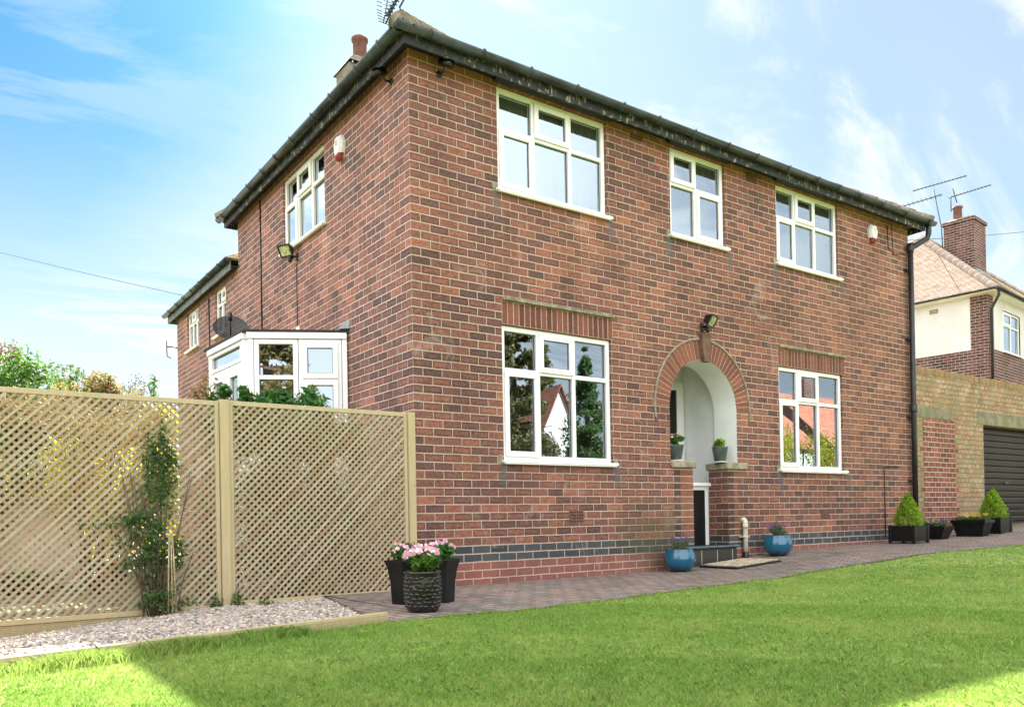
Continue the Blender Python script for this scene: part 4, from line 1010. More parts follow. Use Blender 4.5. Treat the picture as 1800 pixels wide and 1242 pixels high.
b = MB(); b.quad((9.93, GW-.004, .18), (11.03, GW-.004, .18), (11.03, GW-.004, 2.295), (9.93, GW-.004, 2.295))
for k in range(0, 24, 4):
    z = (k+.7+3)*.087
    if z+.087 < 2.05: b.quad((9.83, GW-.0038, z), (9.93, GW-.0038, z), (9.93, GW-.0038, z+.087), (9.83, GW-.0038, z+.087)); b.quad((11.03, GW-.0038, z), (11.13, GW-.0038, z), (11.13, GW-.0038, z+.087), (11.03, GW-.0038, z+.087))
b.build('bricked_up_doorway', MAT['patch_brick'], gar)
b = MB(); z = .34; v = []; prof = []
while z < 2.27: prof += [(GW+.17, z), (GW+.150, z+.012), (GW+.145, z+.07), (GW+.152, z+.110), (GW+.17, z+.118)]; z += .12
for i in range(len(prof)-1): b.quad((12.09, prof[i][0], prof[i][1]), (14.9, prof[i][0], prof[i][1]), (14.9, prof[i+1][0], prof[i+1][1]), (12.09, prof[i+1][0], prof[i+1][1]))
gd_ = b.build('garage_door', MAT['garage_door'], gar)
b = MB(); b.bbox(13.2, 13.35, GW+.12, GW+.14, 1.2, 1.23); b.build('door_handle', MAT['alu'], gd_)
b = MB(); b.box(12.09, 14.9, GW+.10, GW+.2, .30, .345); b.build('threshold', MAT['concrete'], gar)

# ------------------------------------------------------------------ neighbouring house
th = R_(6); NO = (20.86, 3.90)
nb = thing('neighbour_house', 'neighbouring brick and white rendered house with a pale tiled hip roof', 'house', (NO[0], NO[1], .4), rz=th)
ZB = -.4   # local z = world z - .4
def zz(z): return z+ZB
b = MB(); NW, ND, NZ = 9., 6.0, 6.93
gridwall(b, lambda a, z: (a, 0, zz(z)), 0, NW, 0, NZ, [(1.2, 2.65, 5.40, 6.62)])
b.quad((0, 0, zz(0)), (0, ND, zz(0)), (0, ND, zz(NZ)), (0, 0, zz(NZ))); b.quad((0, ND, zz(0)), (NW, ND, zz(0)), (NW, ND, zz(NZ)), (0, ND, zz(NZ))); b.quad((NW, 0, zz(0)), (NW, ND, zz(0)), (NW, ND, zz(NZ)), (NW, 0, zz(NZ)))
b.build('brick_wall', MAT['nb_brick'], nb)
b = MB(); b.box(-.02, -.001, .47, ND, zz(5.36), zz(NZ)); 
gridwall(b, lambda a, z: (a, -.015, zz(z)), .42, NW, 5.36, NZ, [(1.2, 2.65, 5.40, 6.62)]); b.quad((.42, -.015, zz(5.36)), (.42, 0, zz(5.36)), (.42, 0, zz(NZ)), (.42, -.015, zz(NZ)))
b.build('render_panel', MAT['render_nb'], nb)
TN = frame_T((0, -.02, ZB), (1, 0, 0), (0, -1, 0))
window(TN, (1.2, 2.65, 5.40, 6.62), (1.92,), 6.2, {(0, 1)}, parent=nb, dep=.9, label='upstairs window of the neighbouring house')
t42 = math.tan(R_(42))
b = MB(); An, Bn, cnr = hip_roof(b, -.32, NW+.3, -.32, ND+.32, zz(6.98), t42)
me_roof = b
o = b.build('roof', [MAT['nb_tiles_moss'], MAT['nb_tiles']], nb)
for pl in o.data.polygons:
    if pl.normal.x < -.4: pl.material_index = 1
b = MB()
for k, q in ((0, An), (3, An), (1, Bn), (2, Bn)): ridge_run(b, cnr[k], q, .13, .4)
ridge_run(b, An, Bn, .13, .4); b.build('ridge_tiles', MAT['ridge_nb'], o)
b = MB(); b.box(-.32, NW+.3, -.30, ND+.30, zz(6.90), zz(6.945)); b.build('eaves_board', MAT['upvc_cream'], nb)
b = MB(); half_gutter(b, (-.43, -.37, 0), (NW+.3, -.37, 0), top=zz(6.98), r=.055, clips=2); half_gutter(b, (-.37, -.31, 0), (-.37, ND+.4, 0), top=zz(6.979), r=.055, clips=2)
b.build('gutter', MAT['gutter'], nb)
b = MB(); b.tube([(-.2, -.36, zz(6.9)), (-.2, -.36, zz(6.78)), (.03, -.08, zz(6.45)), (.03, -.08, zz(1))], .04, 10); b.build('downpipe', MAT['blackmetal'], nb)
b = MB(); b.bbox(-.026, -.021, 1.35, 1.6, zz(6.62), zz(6.75), .002); b.build('air_brick', MAT['stone'], nb)
b = MB(); b.bbox(3.45, 4.5, 1.5, 2.45, zz(8.1), zz(10.28), .01); b.bbox(3.40, 4.55, 1.45, 2.5, zz(10.281), zz(10.40), .015); nch = b.build('chimney', MAT['nb_brick'], o)
b = MB(); b.lathe([(.66, zz(10.40)), (.5, zz(10.50)), (.2, zz(10.52))], 4, (3.97, 1.97)); b.build('flaunching', MAT['stone'], nch)
b = MB(); b.lathe([(.14, zz(10.42)), (.13, zz(10.86)), (.16, zz(10.87)), (.16, zz(10.93)), (.11, zz(10.93)), (.1, zz(10.6))], 20, (3.75, 2.1)); b.lathe([(.26, zz(10.44)), (.22, zz(10.54)), (.1, zz(10.58)), (0.001, zz(10.585))], 16, (4.25, 1.8)); b.build('chimney_pot', MAT['terracotta'], nch)
b = MB(); b.box(3.41, 4.54, 1.40, 2.5, zz(8.3), zz(8.62)); b.build('lead_flashing', MAT['lead'], nch)
# neighbour aerials
def yagi(name, mast, boom, els, D, label, elr=.5, r=.012):
    a0 = at(*mast[0], D); t_ = thing(name, label, 'aerial', tuple(a0), group='aerials on the neighbouring chimney')
    b = MB(); b.tube([at(*p, D) for p in mast], .018, 6); b.build('mast', MAT['alu'], t_)
    for (p, q, n, h) in boom:
        b = MB(); b.tube([at(*p, D), at(*q, D)], .016, 6)
        for k in range(n):
            f_ = (k+.5)/n; u = p[0]+(q[0]-p[0])*f_; v = p[1]+(q[1]-p[1])*f_
            b.tube([at(u-h*.7, v-h, D-.12), at(u+h*.7, v+h, D+.12)], .007, 5)
        b.build('antenna_boom', MAT['alu'], t_)
yagi('neighbour_aerial', [(1657, 436), (1655, 400), (1641, 333)], [((1586, 363), (1656, 342), 9, 3), ((1604, 336), (1699, 309), 14, 1.6)], 1, 24.6, 'pair of yagi aerials on a leaning mast strapped to the neighbouring chimney')
yagi('neighbour_aerial', [(1672, 372), (1671, 344)], [((1667, 348), (1742, 325), 12, 1.6), ((1675, 332), (1682, 356), 4, 2.5)], 1, 24.8, 'small yagi aerial standing in the neighbouring red chimney pot')

# ------------------------------------------------------------------ trellis fence
fence = thing('trellis_fence', 'diamond trellis fence panels between square timber posts', 'fence', (-1.88, 0, 0))
def clip_line(c, s, w, h):
    """line through (0,c) slope s clipped to the rectangle w*h, returns two points"""
    pts = []
    for x in (0, w):
        y = c+s*x
        if 0 <= y <= h: pts.append((x, y))
    for y in (0, h):
        x = (y-c)/s
        if 0 < x < w: pts.append((x, y))
    return pts[:2] if len(pts) >= 2 else None
def trellis(x0, x1, z0, z1):
    b = MB(); fr = .042
    b.bbox(x0, x0+.035, -.024, .022, z0, z1, .003); b.bbox(x1-.035, x1, -.024, .022, z0, z1, .003); b.bbox(x0+.035, x1-.035, -.022, .020, z1-fr, z1, .003); b.bbox(x0+.035, x1-.035, -.022, .020, z0, z0+fr, .003)
    o = b.build('panel_frame', MAT['wood'], fence)
    s = MB(); W, H = x1-x0-.07, z1-z0-2*fr; p = .0650; hw = .0106
    for sg in (1, -1):
        c = -W if sg > 0 else 0
        k = 0
        while True:
            cc = (-W+.01+k*p) if sg > 0 else (.01+k*p)
            if cc > (H if sg > 0 else H+W): break
            q = clip_line(cc, sg, W, H); k += 1
            if not q or math.dist(*q) < .01: continue
            (ax, az), (bx, bz) = q; d = np.array([bx-ax, bz-az]); d /= np.linalg.norm(d); n_ = np.array([-d[1], d[0]])*hw*(1+.06*rng.normal())
            y0, y1 = (-.019, -.011) if sg > 0 else (-.0105, -.0025)
            X = lambda P, y: (x0+.035+P[0], y, z0+fr+P[1])
            A = np.array([ax, az]); B = np.array([bx, bz]); Q = [A-n_, A+n_, B+n_, B-n_]; jy = rng.normal()*.0006
            s.mi = 0 if sg > 0 else 1; s.add([X(P, y0+jy) for P in Q]+[X(P, y1+jy) for P in Q], [(0, 1, 2, 3), (4, 7, 6, 5), (0, 4, 5, 1), (1, 5, 6, 2), (2, 6, 7, 3), (3, 7, 4, 0)])
    s.build('lattice', [MAT['slat'], MAT['slat_back']], o)
trellis(-3.775, -1.928, -.055, 1.752); trellis(-1.842, -.092, -.035, 1.762); trellis(-5.7, -3.865, -.055, 1.75)
for x0, x1 in ((-3.862, -3.778), (-1.925, -1.845), (-.089, -.012)):
    b = MB(); b.bbox(x0, x1, -.05, .03, -.3, 1.765, .005); b.build('fence_post', MAT['wood'], fence)
b = MB(); b.bbox(-5.7, -1.93, -.012, .012, -.22, -.058, .003)
for k in range(11): b.box(-5.7, -1.93, -.018, -.011, -.205+k*.0135, -.198+k*.0135)
b.build('gravel_board', MAT['wood'], fence)
# timber edging
ed = MB(); a = np.array([-1.43, -2.20]); c = np.array([-7.2, -2.20-5.77*.2018]); d = (a-c)/np.linalg.norm(a-c); n_ = np.array([-d[1], d[0]])
def edge_T(q): P = c+d*q[0]+n_*q[1]; return (P[0], P[1], q[2])
ed.T = edge_T; L_e = np.linalg.norm(a-c); ed.bbox(0, L_e, 0, .030, -.08, .062, .003)
for k in range(7): ed.box(0, L_e, -.004, .001, -.05+k*.015, -.042+k*.015)
tag(ed.build('timber_edging', MAT['wood']), 'ribbed pale timber board edging the gravel beside the lawn', 'edging')

# ------------------------------------------------------------------ plants behind the fence and climbers
def shrub(name, label, base, blobs, size, mat, branches=10, cat='shrub', asp=.5, group=None, br=.012, shell=.3, up=0., clip=None):
    r = thing(name, label, cat, base, group=group)
    b = MB()
    for k in range(branches):
        q = blobs[int(rng.integers(len(blobs)))]; p0 = np.array(base)+np.array([rng.normal()*.05, rng.normal()*.05, 0]); p1 = np.array(q[:3])+rng.normal(size=3)*.05; m = (p0+p1)/2+rng.normal(size=3)*.08
        b.tube([p0, m, p1], [br, br*.7, br*.35], 5)
    b.build('stems', MAT['bark'], r)
    leaves('foliage', blobs, size, MAT[mat], r, asp, shell, up, clip)
    return r
shrub('bronze_shrub', 'sparse bronze leaved shrub rising above the left end of the fence', (-3.05, 5.2, -.05), sub_blobs((-3.03, 5.2, 2.8), (.34, .3, .5), 24, 480, .28), .06, 'leaf_red', 12, asp=.6)
shrub('green_bush', 'bright green leafy bush behind the left end of the fence', (-2.9, 4.4, -.05), sub_blobs((-3.05, 4.4, 2.06), (.80, .5, .80), 44, 13000, .32)+sub_blobs((-2.35, 4.6, 2.0), (.5, .4, .78), 34, 6500, .28), .055, 'leaf', 14)
shrub('golden_shrub', 'orange and gold leaved shrub spilling over the fence top', (-2.5, 2.6, -.05), sub_blobs((-2.58, 2.5, 1.90), (.44, .35, .56), 44, 8500, .30)+sub_blobs((-2.2, 2.5, 1.85), (.35, .3, .42), 24, 2400, .3)+sub_blobs((-3.0, 1.2, 1.72), (.75, .2, .22), 26, 2400, .3)+sub_blobs((-2.85, .5, 1.55), (.6, .15, .2), 12, 900, .4), .04, 'leaf_gold', 14)
shrub('open_shrub', 'tall thin branched shrub with scattered leaves against the sky', (-2.4, 5.6, -.05), sub_blobs((-2.45, 5.6, 2.72), (.42, .25, .38), 20, 650, .25)+sub_blobs((-2.05, 5.4, 2.4), (.3, .25, .4), 12, 350, .25), .05, 'leaf_dark', 34, br=.009)
shrub('wispy_shrub', 'thin wispy pale twigs above the middle of the fence', (-2.05, 4.2, -.05), sub_blobs((-1.98, 4.2, 2.4), (.38, .2, .35), 14, 420, .4), .035, 'leaf_grey', 44, br=.005)
shrub('yellow_shrub', 'yellow leaved shrub glowing behind the climber on the trellis', (-2.4, 3.7, -.05), sub_blobs((-2.35, 3.7, 1.35), (.62, .3, .85), 50, 6000, .28)+sub_blobs((-2.1, 2.3, 1.75), (.4, .25, .4), 26, 1800, .28)+sub_blobs((-2.05, 3.1, .95), (.55, .3, .8), 40, 4500, .28), .055, 'leaf_yellow', 8)  # lowest clump gets no sun; its backlit glow is put into the leaf colour
shrub('tall_sprig', 'single upright leafy sprig above the fence beside the far wing', (-1.82, 3.0, -.05), [(-1.83, 3.0, 2.2+.1*k, .07, .07, .06, 14) for k in range(3)], .11, 'leaf_dark', 3, asp=.2)
shrub('laurel_bush', 'glossy green bush over the fence top in front of the white bay', (-.95, .7, -.05), sub_blobs((-1.0, .75, 1.70), (.55, .28, .46), 50, 4200, .26)+sub_blobs((-1.5, .8, 1.68), (.36, .25, .44), 36, 2000, .25)+sub_blobs((-.55, .6, 1.50), (.40, .2, .40), 26, 1500, .28), .10, 'leaf_laurel', 16, asp=.35, up=.3)
shrub('bare_shrub', 'twiggy shrub with brown stems beside the middle fence post', (-1.75, 1.0, -.05), sub_blobs((-1.75, 1.0, 1.85), (.26, .2, .32), 12, 420, .4), .05, 'leaf_gold', 40, br=.006)
shrub('dark_hedge', 'dark green hedge growing low behind the right trellis panel', (-.9, 1.1, -.05), sub_blobs((-1.0, .75, .65), (1.0, .28, .85), 60, 12000, .28)+sub_blobs((-1.0, .75, .2), (1.0, .28, .3), 20, 4000, .35), .06, 'leaf_dark', 10, cat='hedge')
shrub('shaded_hedge', 'dark green hedge behind the left trellis panel', (-3.6, 3.3, -.05), sub_blobs((-3.9, 3.4, 1.15), (1.1, .35, .75), 36, 9000, .34), .06, 'leaf_dark', 10, cat='hedge')
shrub('sunlit_hedge', 'yellow green hedge lit by the sun behind the trellis', (-2.35, 5.5, -.05), sub_blobs((-2.55, 5.3, 1.1), (.8, .4, .85), 30, 7000, .35), .06, 'leaf_yellow', 10, cat='hedge')
shrub('boundary_hedge', 'far garden hedge across the back of the side garden', (-2, 12, -.05), [(-6+k*.27, 12+.2*rng.normal(), .4+.62*j+.1*rng.normal(), .4, .4, .42, 220) for k in range(30) for j in range(5)], .11, 'leaf_yellow', 20, cat='hedge', br=.03)
shrub('low_bedding', 'low green bedding plant at the foot of the cream wall', (-3.2, 3.3, -.05), sub_blobs((-3.3, 3.2, .08), (.9, .25, .16), 20, 3000, .4), .05, 'leaf', 6, cat='plant')
b = MB(); b.bbox(-6, -2.5, 3.9, 4.1, -.05, 1.0, .01); b.bbox(-6.03, -2.47, 3.86, 4.14, 1.001, 1.05, .012)
tag(b.build('garden_wall', MAT['cream_wall']), 'low cream rendered wall seen through the left trellis panel', 'wall')
# climber on the trellis front
cl = thing('climbing_shrub', 'dark leaved climber tied to canes against the left trellis panel', 'plant', (-2.45, -.14, -.05))
cb = sub_blobs((-2.42, -.07, 1.12), (.20, .05, .55), 60, 1100, .22)+sub_blobs((-2.5, -.1, .45), (.36, .09, .32), 60, 1250, .22)+sub_blobs((-2.68, -.08, .74), (.40, .05, .12), 24, 330, .3)+sub_blobs((-2.44, -.14, .06), (.30, .09, .16), 30, 620, .3)
leaves('foliage', cb, .036, MAT['leaf_dark'], cl, .5, .2)
b = MB()
for k in range(26):
    x = -2.45+rng.normal()*.06; zt = .4+1.2*rng.random(); x2 = x+rng.normal()*.14; b.tube([(x, -.15+rng.normal()*.02, -.05), ((x+x2)/2+.02*rng.normal(), -.08, zt*.5), (x2, -.04, zt)], [.006, .005, .003], 5)
b.build('stems', MAT['bark'], cl)
b = MB()
for dx in (0, .03, -.035): b.tube([(-2.37+dx, -.19, -.05), (-2.365+dx*.4, -.15, .62)], .006, 6)
b.build('canes', MAT['cane'], cl)
for i, (x, y, lab) in enumerate(((-1.98, -.08, 'small ivy sprig left of the middle fence post base'), (-1.80, -.09, 'small ivy sprig right of the middle fence post base'))):
    shrub('ivy_sprig', lab, (x, y, -.04), [(x, y, .03, .05, .04, .07, 26), (x-.02, y-.02, .0, .06, .04, .03, 22)], .035, 'leaf_dark', 3, cat='ivy', group='ivy at the fence post', br=.004, asp=.8)
shrub('gravel_weed', 'small weed in the gravel below the right trellis panel', (-1.62, -.25, -.03), [(-1.62, -.25, 0, .07, .05, .03, 70)], .03, 'leaf_dark', 2, cat='weed', br=.003)

# ------------------------------------------------------------------ pots
def petals(P, size, mat, name, parent, k=5):
    out = []
    for p in P:
        nrm = np.array([-.4, -.8, .5])+rng.normal(size=3)*.45; nrm /= np.linalg.norm(nrm); a = np.cross(nrm, (0, 0, 1)); a /= np.linalg.norm(a); c = np.cross(nrm, a); s = size*(.75+.5*rng.random())
        for i in range(k):
            t_ = 2*PI*i/k+rng.random()*.3; d = a*math.cos(t_)+c*math.sin(t_); e = np.cross(nrm, d)
            out.append([p, p+d*s*.6-e*s*.42+nrm*s*.12, p+d*s+nrm*s*.05, p+d*s*.6+e*s*.42+nrm*s*.12])
    return fast_mesh(name, np.array(out), 4, MAT[mat], parent)
def rnd_in(c, r, n, top=False):
    d = rng.normal(size=(n, 3)); d /= np.linalg.norm(d, axis=1)[:, None]; q = (.75+.25*rng.random(n))[:, None] if top else rng.random((n, 1))**.4
    if top: d[:, 2] = np.abs(d[:, 2])*.8+.1
    return np.array(c)+d*q*np.array(r)
def soil_disc(r, z, parent, sq=False):
    b = MB(); n = 4 if sq else 20; q = 2**.5 if sq else 1
    b.add([(r*q*math.cos(2*PI*(k+.5)/n), r*q*math.sin(2*PI*(k+.5)/n), z) for k in range(n)], [tuple(range(n))]); b.build('soil', MAT['soil'], parent)
def place(r, x, y, z=None, rz=0): r.location = (x, y, g(x) if z is None else z); r.rotation_euler = (0, 0, rz); return r
# tall square planters with pink geraniums
def tall_planter(label):
    r = thing('geranium_planter', label, 'potted plant', (0, 0, 0), group='square black geranium planters')
    b = MB(); pr_ = [(.068, 0), (.072, .004), (.080, .18), (.093, .28), (.110, .345), (.116, .352), (.115, .362), (.104, .362), (.095, .32)]
    v = []; f = []
    for q, z in pr_: v += [(-q, -q, z), (q, -q, z), (q, q, z), (-q, q, z)]
    for i in range(len(pr_)-1):
        for k in range(4): f.append((4*i+k, 4*i+(k+1) % 4, 4*i+4+(k+1) % 4, 4*i+4+k))
    b.add(v, f); b.build('planter', MAT['planter'], r); soil_disc(.098, .325, r, True)
    leaves('foliage', sub_blobs((0, 0, .41), (.11, .11, .085), 14, 800, .4), .040, MAT['leaf_laurel'], r, .85, .2)
    petals(rnd_in((0, 0, .42), (.13, .13, .11), 11, True), .026, 'petal_pink', 'blossoms', r)
    return r
a = tall_planter('tall square black planter of pink geraniums beside the trellis end post'); place(a, -.80, -1.25, rz=R_(12))
c = tall_planter('tall square black planter of pink geraniums behind the embossed round pot by the wall'); place(c, -.50, -1.36, rz=R_(30))
# embossed round pot
r = thing('embossed_pot', 'glossy black embossed round pot of pink geraniums on the path edge', 'potted plant', (0, 0, 0))
b = MB(); b.lathe([(.02, 0), (.10, 0), (.118, .015), (.130, .06), (.135, .16), (.132, .26), (.131, .285), (.139, .29), (.140, .302), (.128, .306), (.120, .29), (.118, .22)], 40); pt = b.build('pot', MAT['blackglaze'], r)
b = MB(); b.sm = True
for j in range(8):
    for k in range(17):
        a_ = 2*PI*(k+.5*(j % 2))/17+.05*rng.normal(); z = .045+j*.030+.003*rng.normal(); rr = float(np.interp(z, [.015, .06, .16, .28], [.118, .130, .135, .131])); n_ = np.array([math.cos(a_), math.sin(a_), 0]); s = np.array([-n_[1], n_[0], 0]); c_ = n_*rr+np.array([0, 0, z])
        v = [c_+n_*.014+np.array([0, 0, .006])]+[c_+n_*.010*(1 if math.sin(q) > 0 else .35)+s*.014*math.cos(q)+np.array([0, 0, .010*math.sin(q)]) for q in np.linspace(0, 2*PI, 8, endpoint=False)]+[c_-n_*.001+s*.021*math.cos(q)+np.array([0, 0, .0145*math.sin(q)]) for q in np.linspace(0, 2*PI, 8, endpoint=False)]
        b.add(v, [(0, 1+i, 1+(i+1) % 8) for i in range(8)]+[(1+i, 9+i, 9+(i+1) % 8, 1+(i+1) % 8) for i in range(8)])
b.build('embossed_petals', MAT['blackglaze'], pt)
soil_disc(.12, .27, r)
leaves('foliage', sub_blobs((0, 0, .37), (.14, .14, .12), 20, 1300, .38), .036, MAT['leaf'], r, .7, .2)
petals(rnd_in((.0, 0, .40), (.14, .14, .12), 16, True), .028, 'petal_pink', 'blossoms', r)
place(r, -.965, -1.86)
# blue bowls with lavender
def bowl(label):
    r = thing('blue_bowl', label, 'potted plant', (0, 0, 0), group='blue glazed bowls by the doorstep')
    b = MB(); b.lathe([(.02, 0), (.09, 0), (.115, .012), (.165, .06), (.193, .125), (.195, .17), (.182, .225), (.162, .262), (.165, .272), (.158, .278), (.148, .268), (.165, .21), (.17, .16)], 40); b.build('bowl', MAT['glaze'], r)
    soil_disc(.155, .235, r)
    leaves('foliage', sub_blobs((0, 0, .32), (.13, .12, .11), 20, 1500, .4), .038, MAT['leaf_grey'], r, .16, .2, up=1.)
    P = rnd_in((0, 0, .36), (.14, .14, .12), 40, True)
    leaves('blossoms', [(*p, .009, .009, .016, 12) for p in P], .013, MAT['petal_purple'], r, .7, .2)
    return r
place(bowl('blue glazed bowl of lavender left of the doorstep'), 3.52, -.26, .0)
place(bowl('blue glazed bowl of lavender right of the waste pipe'), 5.42, -.28)
# small pots on the porch copings
def small_pot(label, kind):
    r = thing('ledge_pot', label, 'potted plant', (0, 0, 0), group='small ribbed pots on the porch copings')
    b = MB(); pr_ = [(.01, 0), (.062, 0)]
    for k in range(9): z = .006+k*.018; q = .063+.028*z/.17; pr_ += [(q, z), (q+.003, z+.008), (q, z+.016)]
    pr_ += [(.096, .172), (.096, .18), (.088, .18), (.082, .15)]
    b.lathe(pr_, 28); b.build('pot', MAT['galv'], r); b = MB(); b.lathe([(.001, 0), (.075, 0), (.085, .01), (.08, .012)], 24); b.build('saucer', MAT['upvc'], r); soil_disc(.083, .155, r)
    if kind:
        leaves('foliage', sub_blobs((0, 0, .23), (.09, .09, .07), 12, 420, .4), .04, MAT['leaf'], r, .8, .2); petals(rnd_in((0, 0, .25), (.08, .08, .08), 7, True), .02, 'petal_pink', 'blossoms', r)
    else: leaves('foliage', sub_blobs((0, 0, .215), (.085, .085, .06), 12, 700, .4), .034, MAT['leaf_lime'], r, .8, .2)
    r.scale = (1.15, 1.15, 1.15); return r
place(small_pot('small ribbed pot of pink flowers on the left porch coping', 1), 3.885, .12, 1.392)
place(small_pot('small ribbed pot of green succulent on the right porch coping', 0), 4.72, .10, 1.392)
# doormat
mt_ = thing('doormat', 'worn beige coir doormat with a dark rubber edge in front of the doorstep', 'doormat', (4.36, -.44, g(4.36)))
def matbox(cx, cy, w, h, z0, z1, nm, m):
    b = MB(); b.T = lambda q: (q[0], q[1], q[2]+.056+(q[0]-4.36)*.0605); b.bbox(cx-w/2, cx+w/2, cy-h/2, cy+h/2, z0, z1, .003); o = b.build(nm, MAT[m], mt_); return o
matbox(4.36, -.50, .86, .60, .0, .020, 'rubber_edge', 'black'); matbox(4.36, -.50, .79, .53, .0203, .036, 'coir', 'mat')
for ch_ in mt_.children: pass
# right hand planters
def conifer(r, z, h, w):
    pts = []
    n = 5200; t_ = rng.random(n)**.8; a_ = rng.random(n)*2*PI; rad = w*.95*np.maximum(0, 1-t_**1.5)**.9*np.sqrt(np.minimum(1, (t_+.10)*4))*(.45+.55*rng.random(n)**.5)*(1+.12*np.sin(a_*5+t_*17)+.10*np.sin(a_*9-t_*31))
    P = np.column_stack([rad*np.cos(a_), rad*np.sin(a_), z+t_*h]); Q = leaf_quads(P, .036, .4, .8)
    fast_mesh('foliage', Q, 4, MAT['leaf_lime'], r)
    b = MB(); b.tube([(0, 0, z-.05), (0, 0, z+h*.7)], [.012, .004], 6); b.build('stem', MAT['bark'], r)
def box_planter(label, kind):
    r = thing('conifer_planter', label, 'potted plant', (0, 0, 0), group='square planters with clipped conifers')
    b = MB(); w, h = .19, .27
    for s_ in (-1, 1):
        b.bbox(-w, w, s_*w-.012, s_*w+.012, .03, h, .004)
    b.bbox(-w-.012, -w+.012, -w+.013, w-.013, .03, h, .004); b.bbox(w-.012, w+.012, -w+.013, w-.013, .03, h, .004); b.bbox(-w+.01, w-.01, -w+.01, w-.01, .035, .05)
    o = b.build('planter', MAT['planter'], r)
    for sx in (-1, 1):
        for sy in (-1, 1): b = MB(); b.bbox(sx*w-.022, sx*w+.022, sy*w-.022, sy*w+.022, 0, h+.008, .004); b.build('corner_foot', MAT['planter'], o)
    soil_disc(w-.02, h-.03, r, True); conifer(r, h-.02, .52, .24); return r
place(box_planter('square black planter with a lime conifer beside the downpipe', 0), 8.35, -.50)
place(box_planter('square black planter with a lime conifer against the garage door', 0), 10.85, -.62, .285)
def trough(label, petal, extra, L, h, x, y):
    r = thing('flower_trough', label, 'potted plant', (0, 0, 0), group='black tapered flower troughs')
    b = MB(); v = []; f = []; pr_ = [(.72, 0), (.93, h-.05), (1.0, h-.048), (1.0, h), (.94, h), (.90, h-.05)]; wx, wy = L/2, .17
    for q, z in pr_:
        for sx, sy in ((-1, -1), (1, -1), (1, 1), (-1, 1)): v.append((sx*(wx-(1-q)*.28), sy*(wy-(1-q)*.22), z))
    for i in range(len(pr_)-1):
        for k in range(4): f.append((4*i+k, 4*i+(k+1) % 4, 4*i+4+(k+1) % 4, 4*i+4+k))
    f.append((0, 1, 2, 3)); b.add(v, f); b.build('trough', MAT['planter'], r)
    b = MB(); b.quad((-wx+.03, -wy+.03, h-.03), (wx-.03, -wy+.03, h-.03), (wx-.03, wy-.03, h-.03), (-wx+.03, wy-.03, h-.03)); b.build('soil', MAT['soil'], r)
    leaves('foliage', [(rng.uniform(-wx+.05, wx-.05), rng.uniform(-.1, .1), h+.02, .06, .05, .04, 45) for _ in range(22)], .03, MAT['leaf_dark'], r, .7, .2)
    petals(np.array([(rng.uniform(-wx+.05, wx-.05), rng.uniform(-.12, .1), h+.05+.04*rng.random()) for _ in range(extra[1])]), .036, petal, 'blossoms', r)
    petals(np.array([(rng.uniform(-wx+.05, wx-.05), rng.uniform(-.14, .1), h+.06+.04*rng.random()) for _ in range(extra[2])]), .042, extra[0], 'pale_blossoms', r)
    return place(r, x, y, rz=R_(90))
trough('black trough of violet and pale yellow pansies below the repointed brick', 'petal_violet', ('petal_yellow', 30, 8), .50, .21, 9.42, -.34)
trough('black trough of orange and yellow marigolds beside the garage', 'petal_orange', ('petal_yellow', 5, 6), .56, .27, 10.15, -.60)

# small debris on the path and lawn
nP = 60; cx_ = rng.choice([-.95, -1.1, .3, 2.6, 3.9], nP)+rng.normal(size=nP)*.35; cy_ = -.35-1.5*rng.random(nP)
DP = np.column_stack([cx_, cy_, [g(q)+.006 for q in cx_]]); DQ = leaf_quads(DP, .022, .7); DQ[:, :, 2] = DP[:, None, 2]+(DQ[:, :, 2]-DP[:, None, 2])*.2
tag(fast_mesh('fallen_petals', DQ, 4, MAT['petal_pink']), 'pale fallen petals scattered on the block paving', 'petals', kind='stuff')
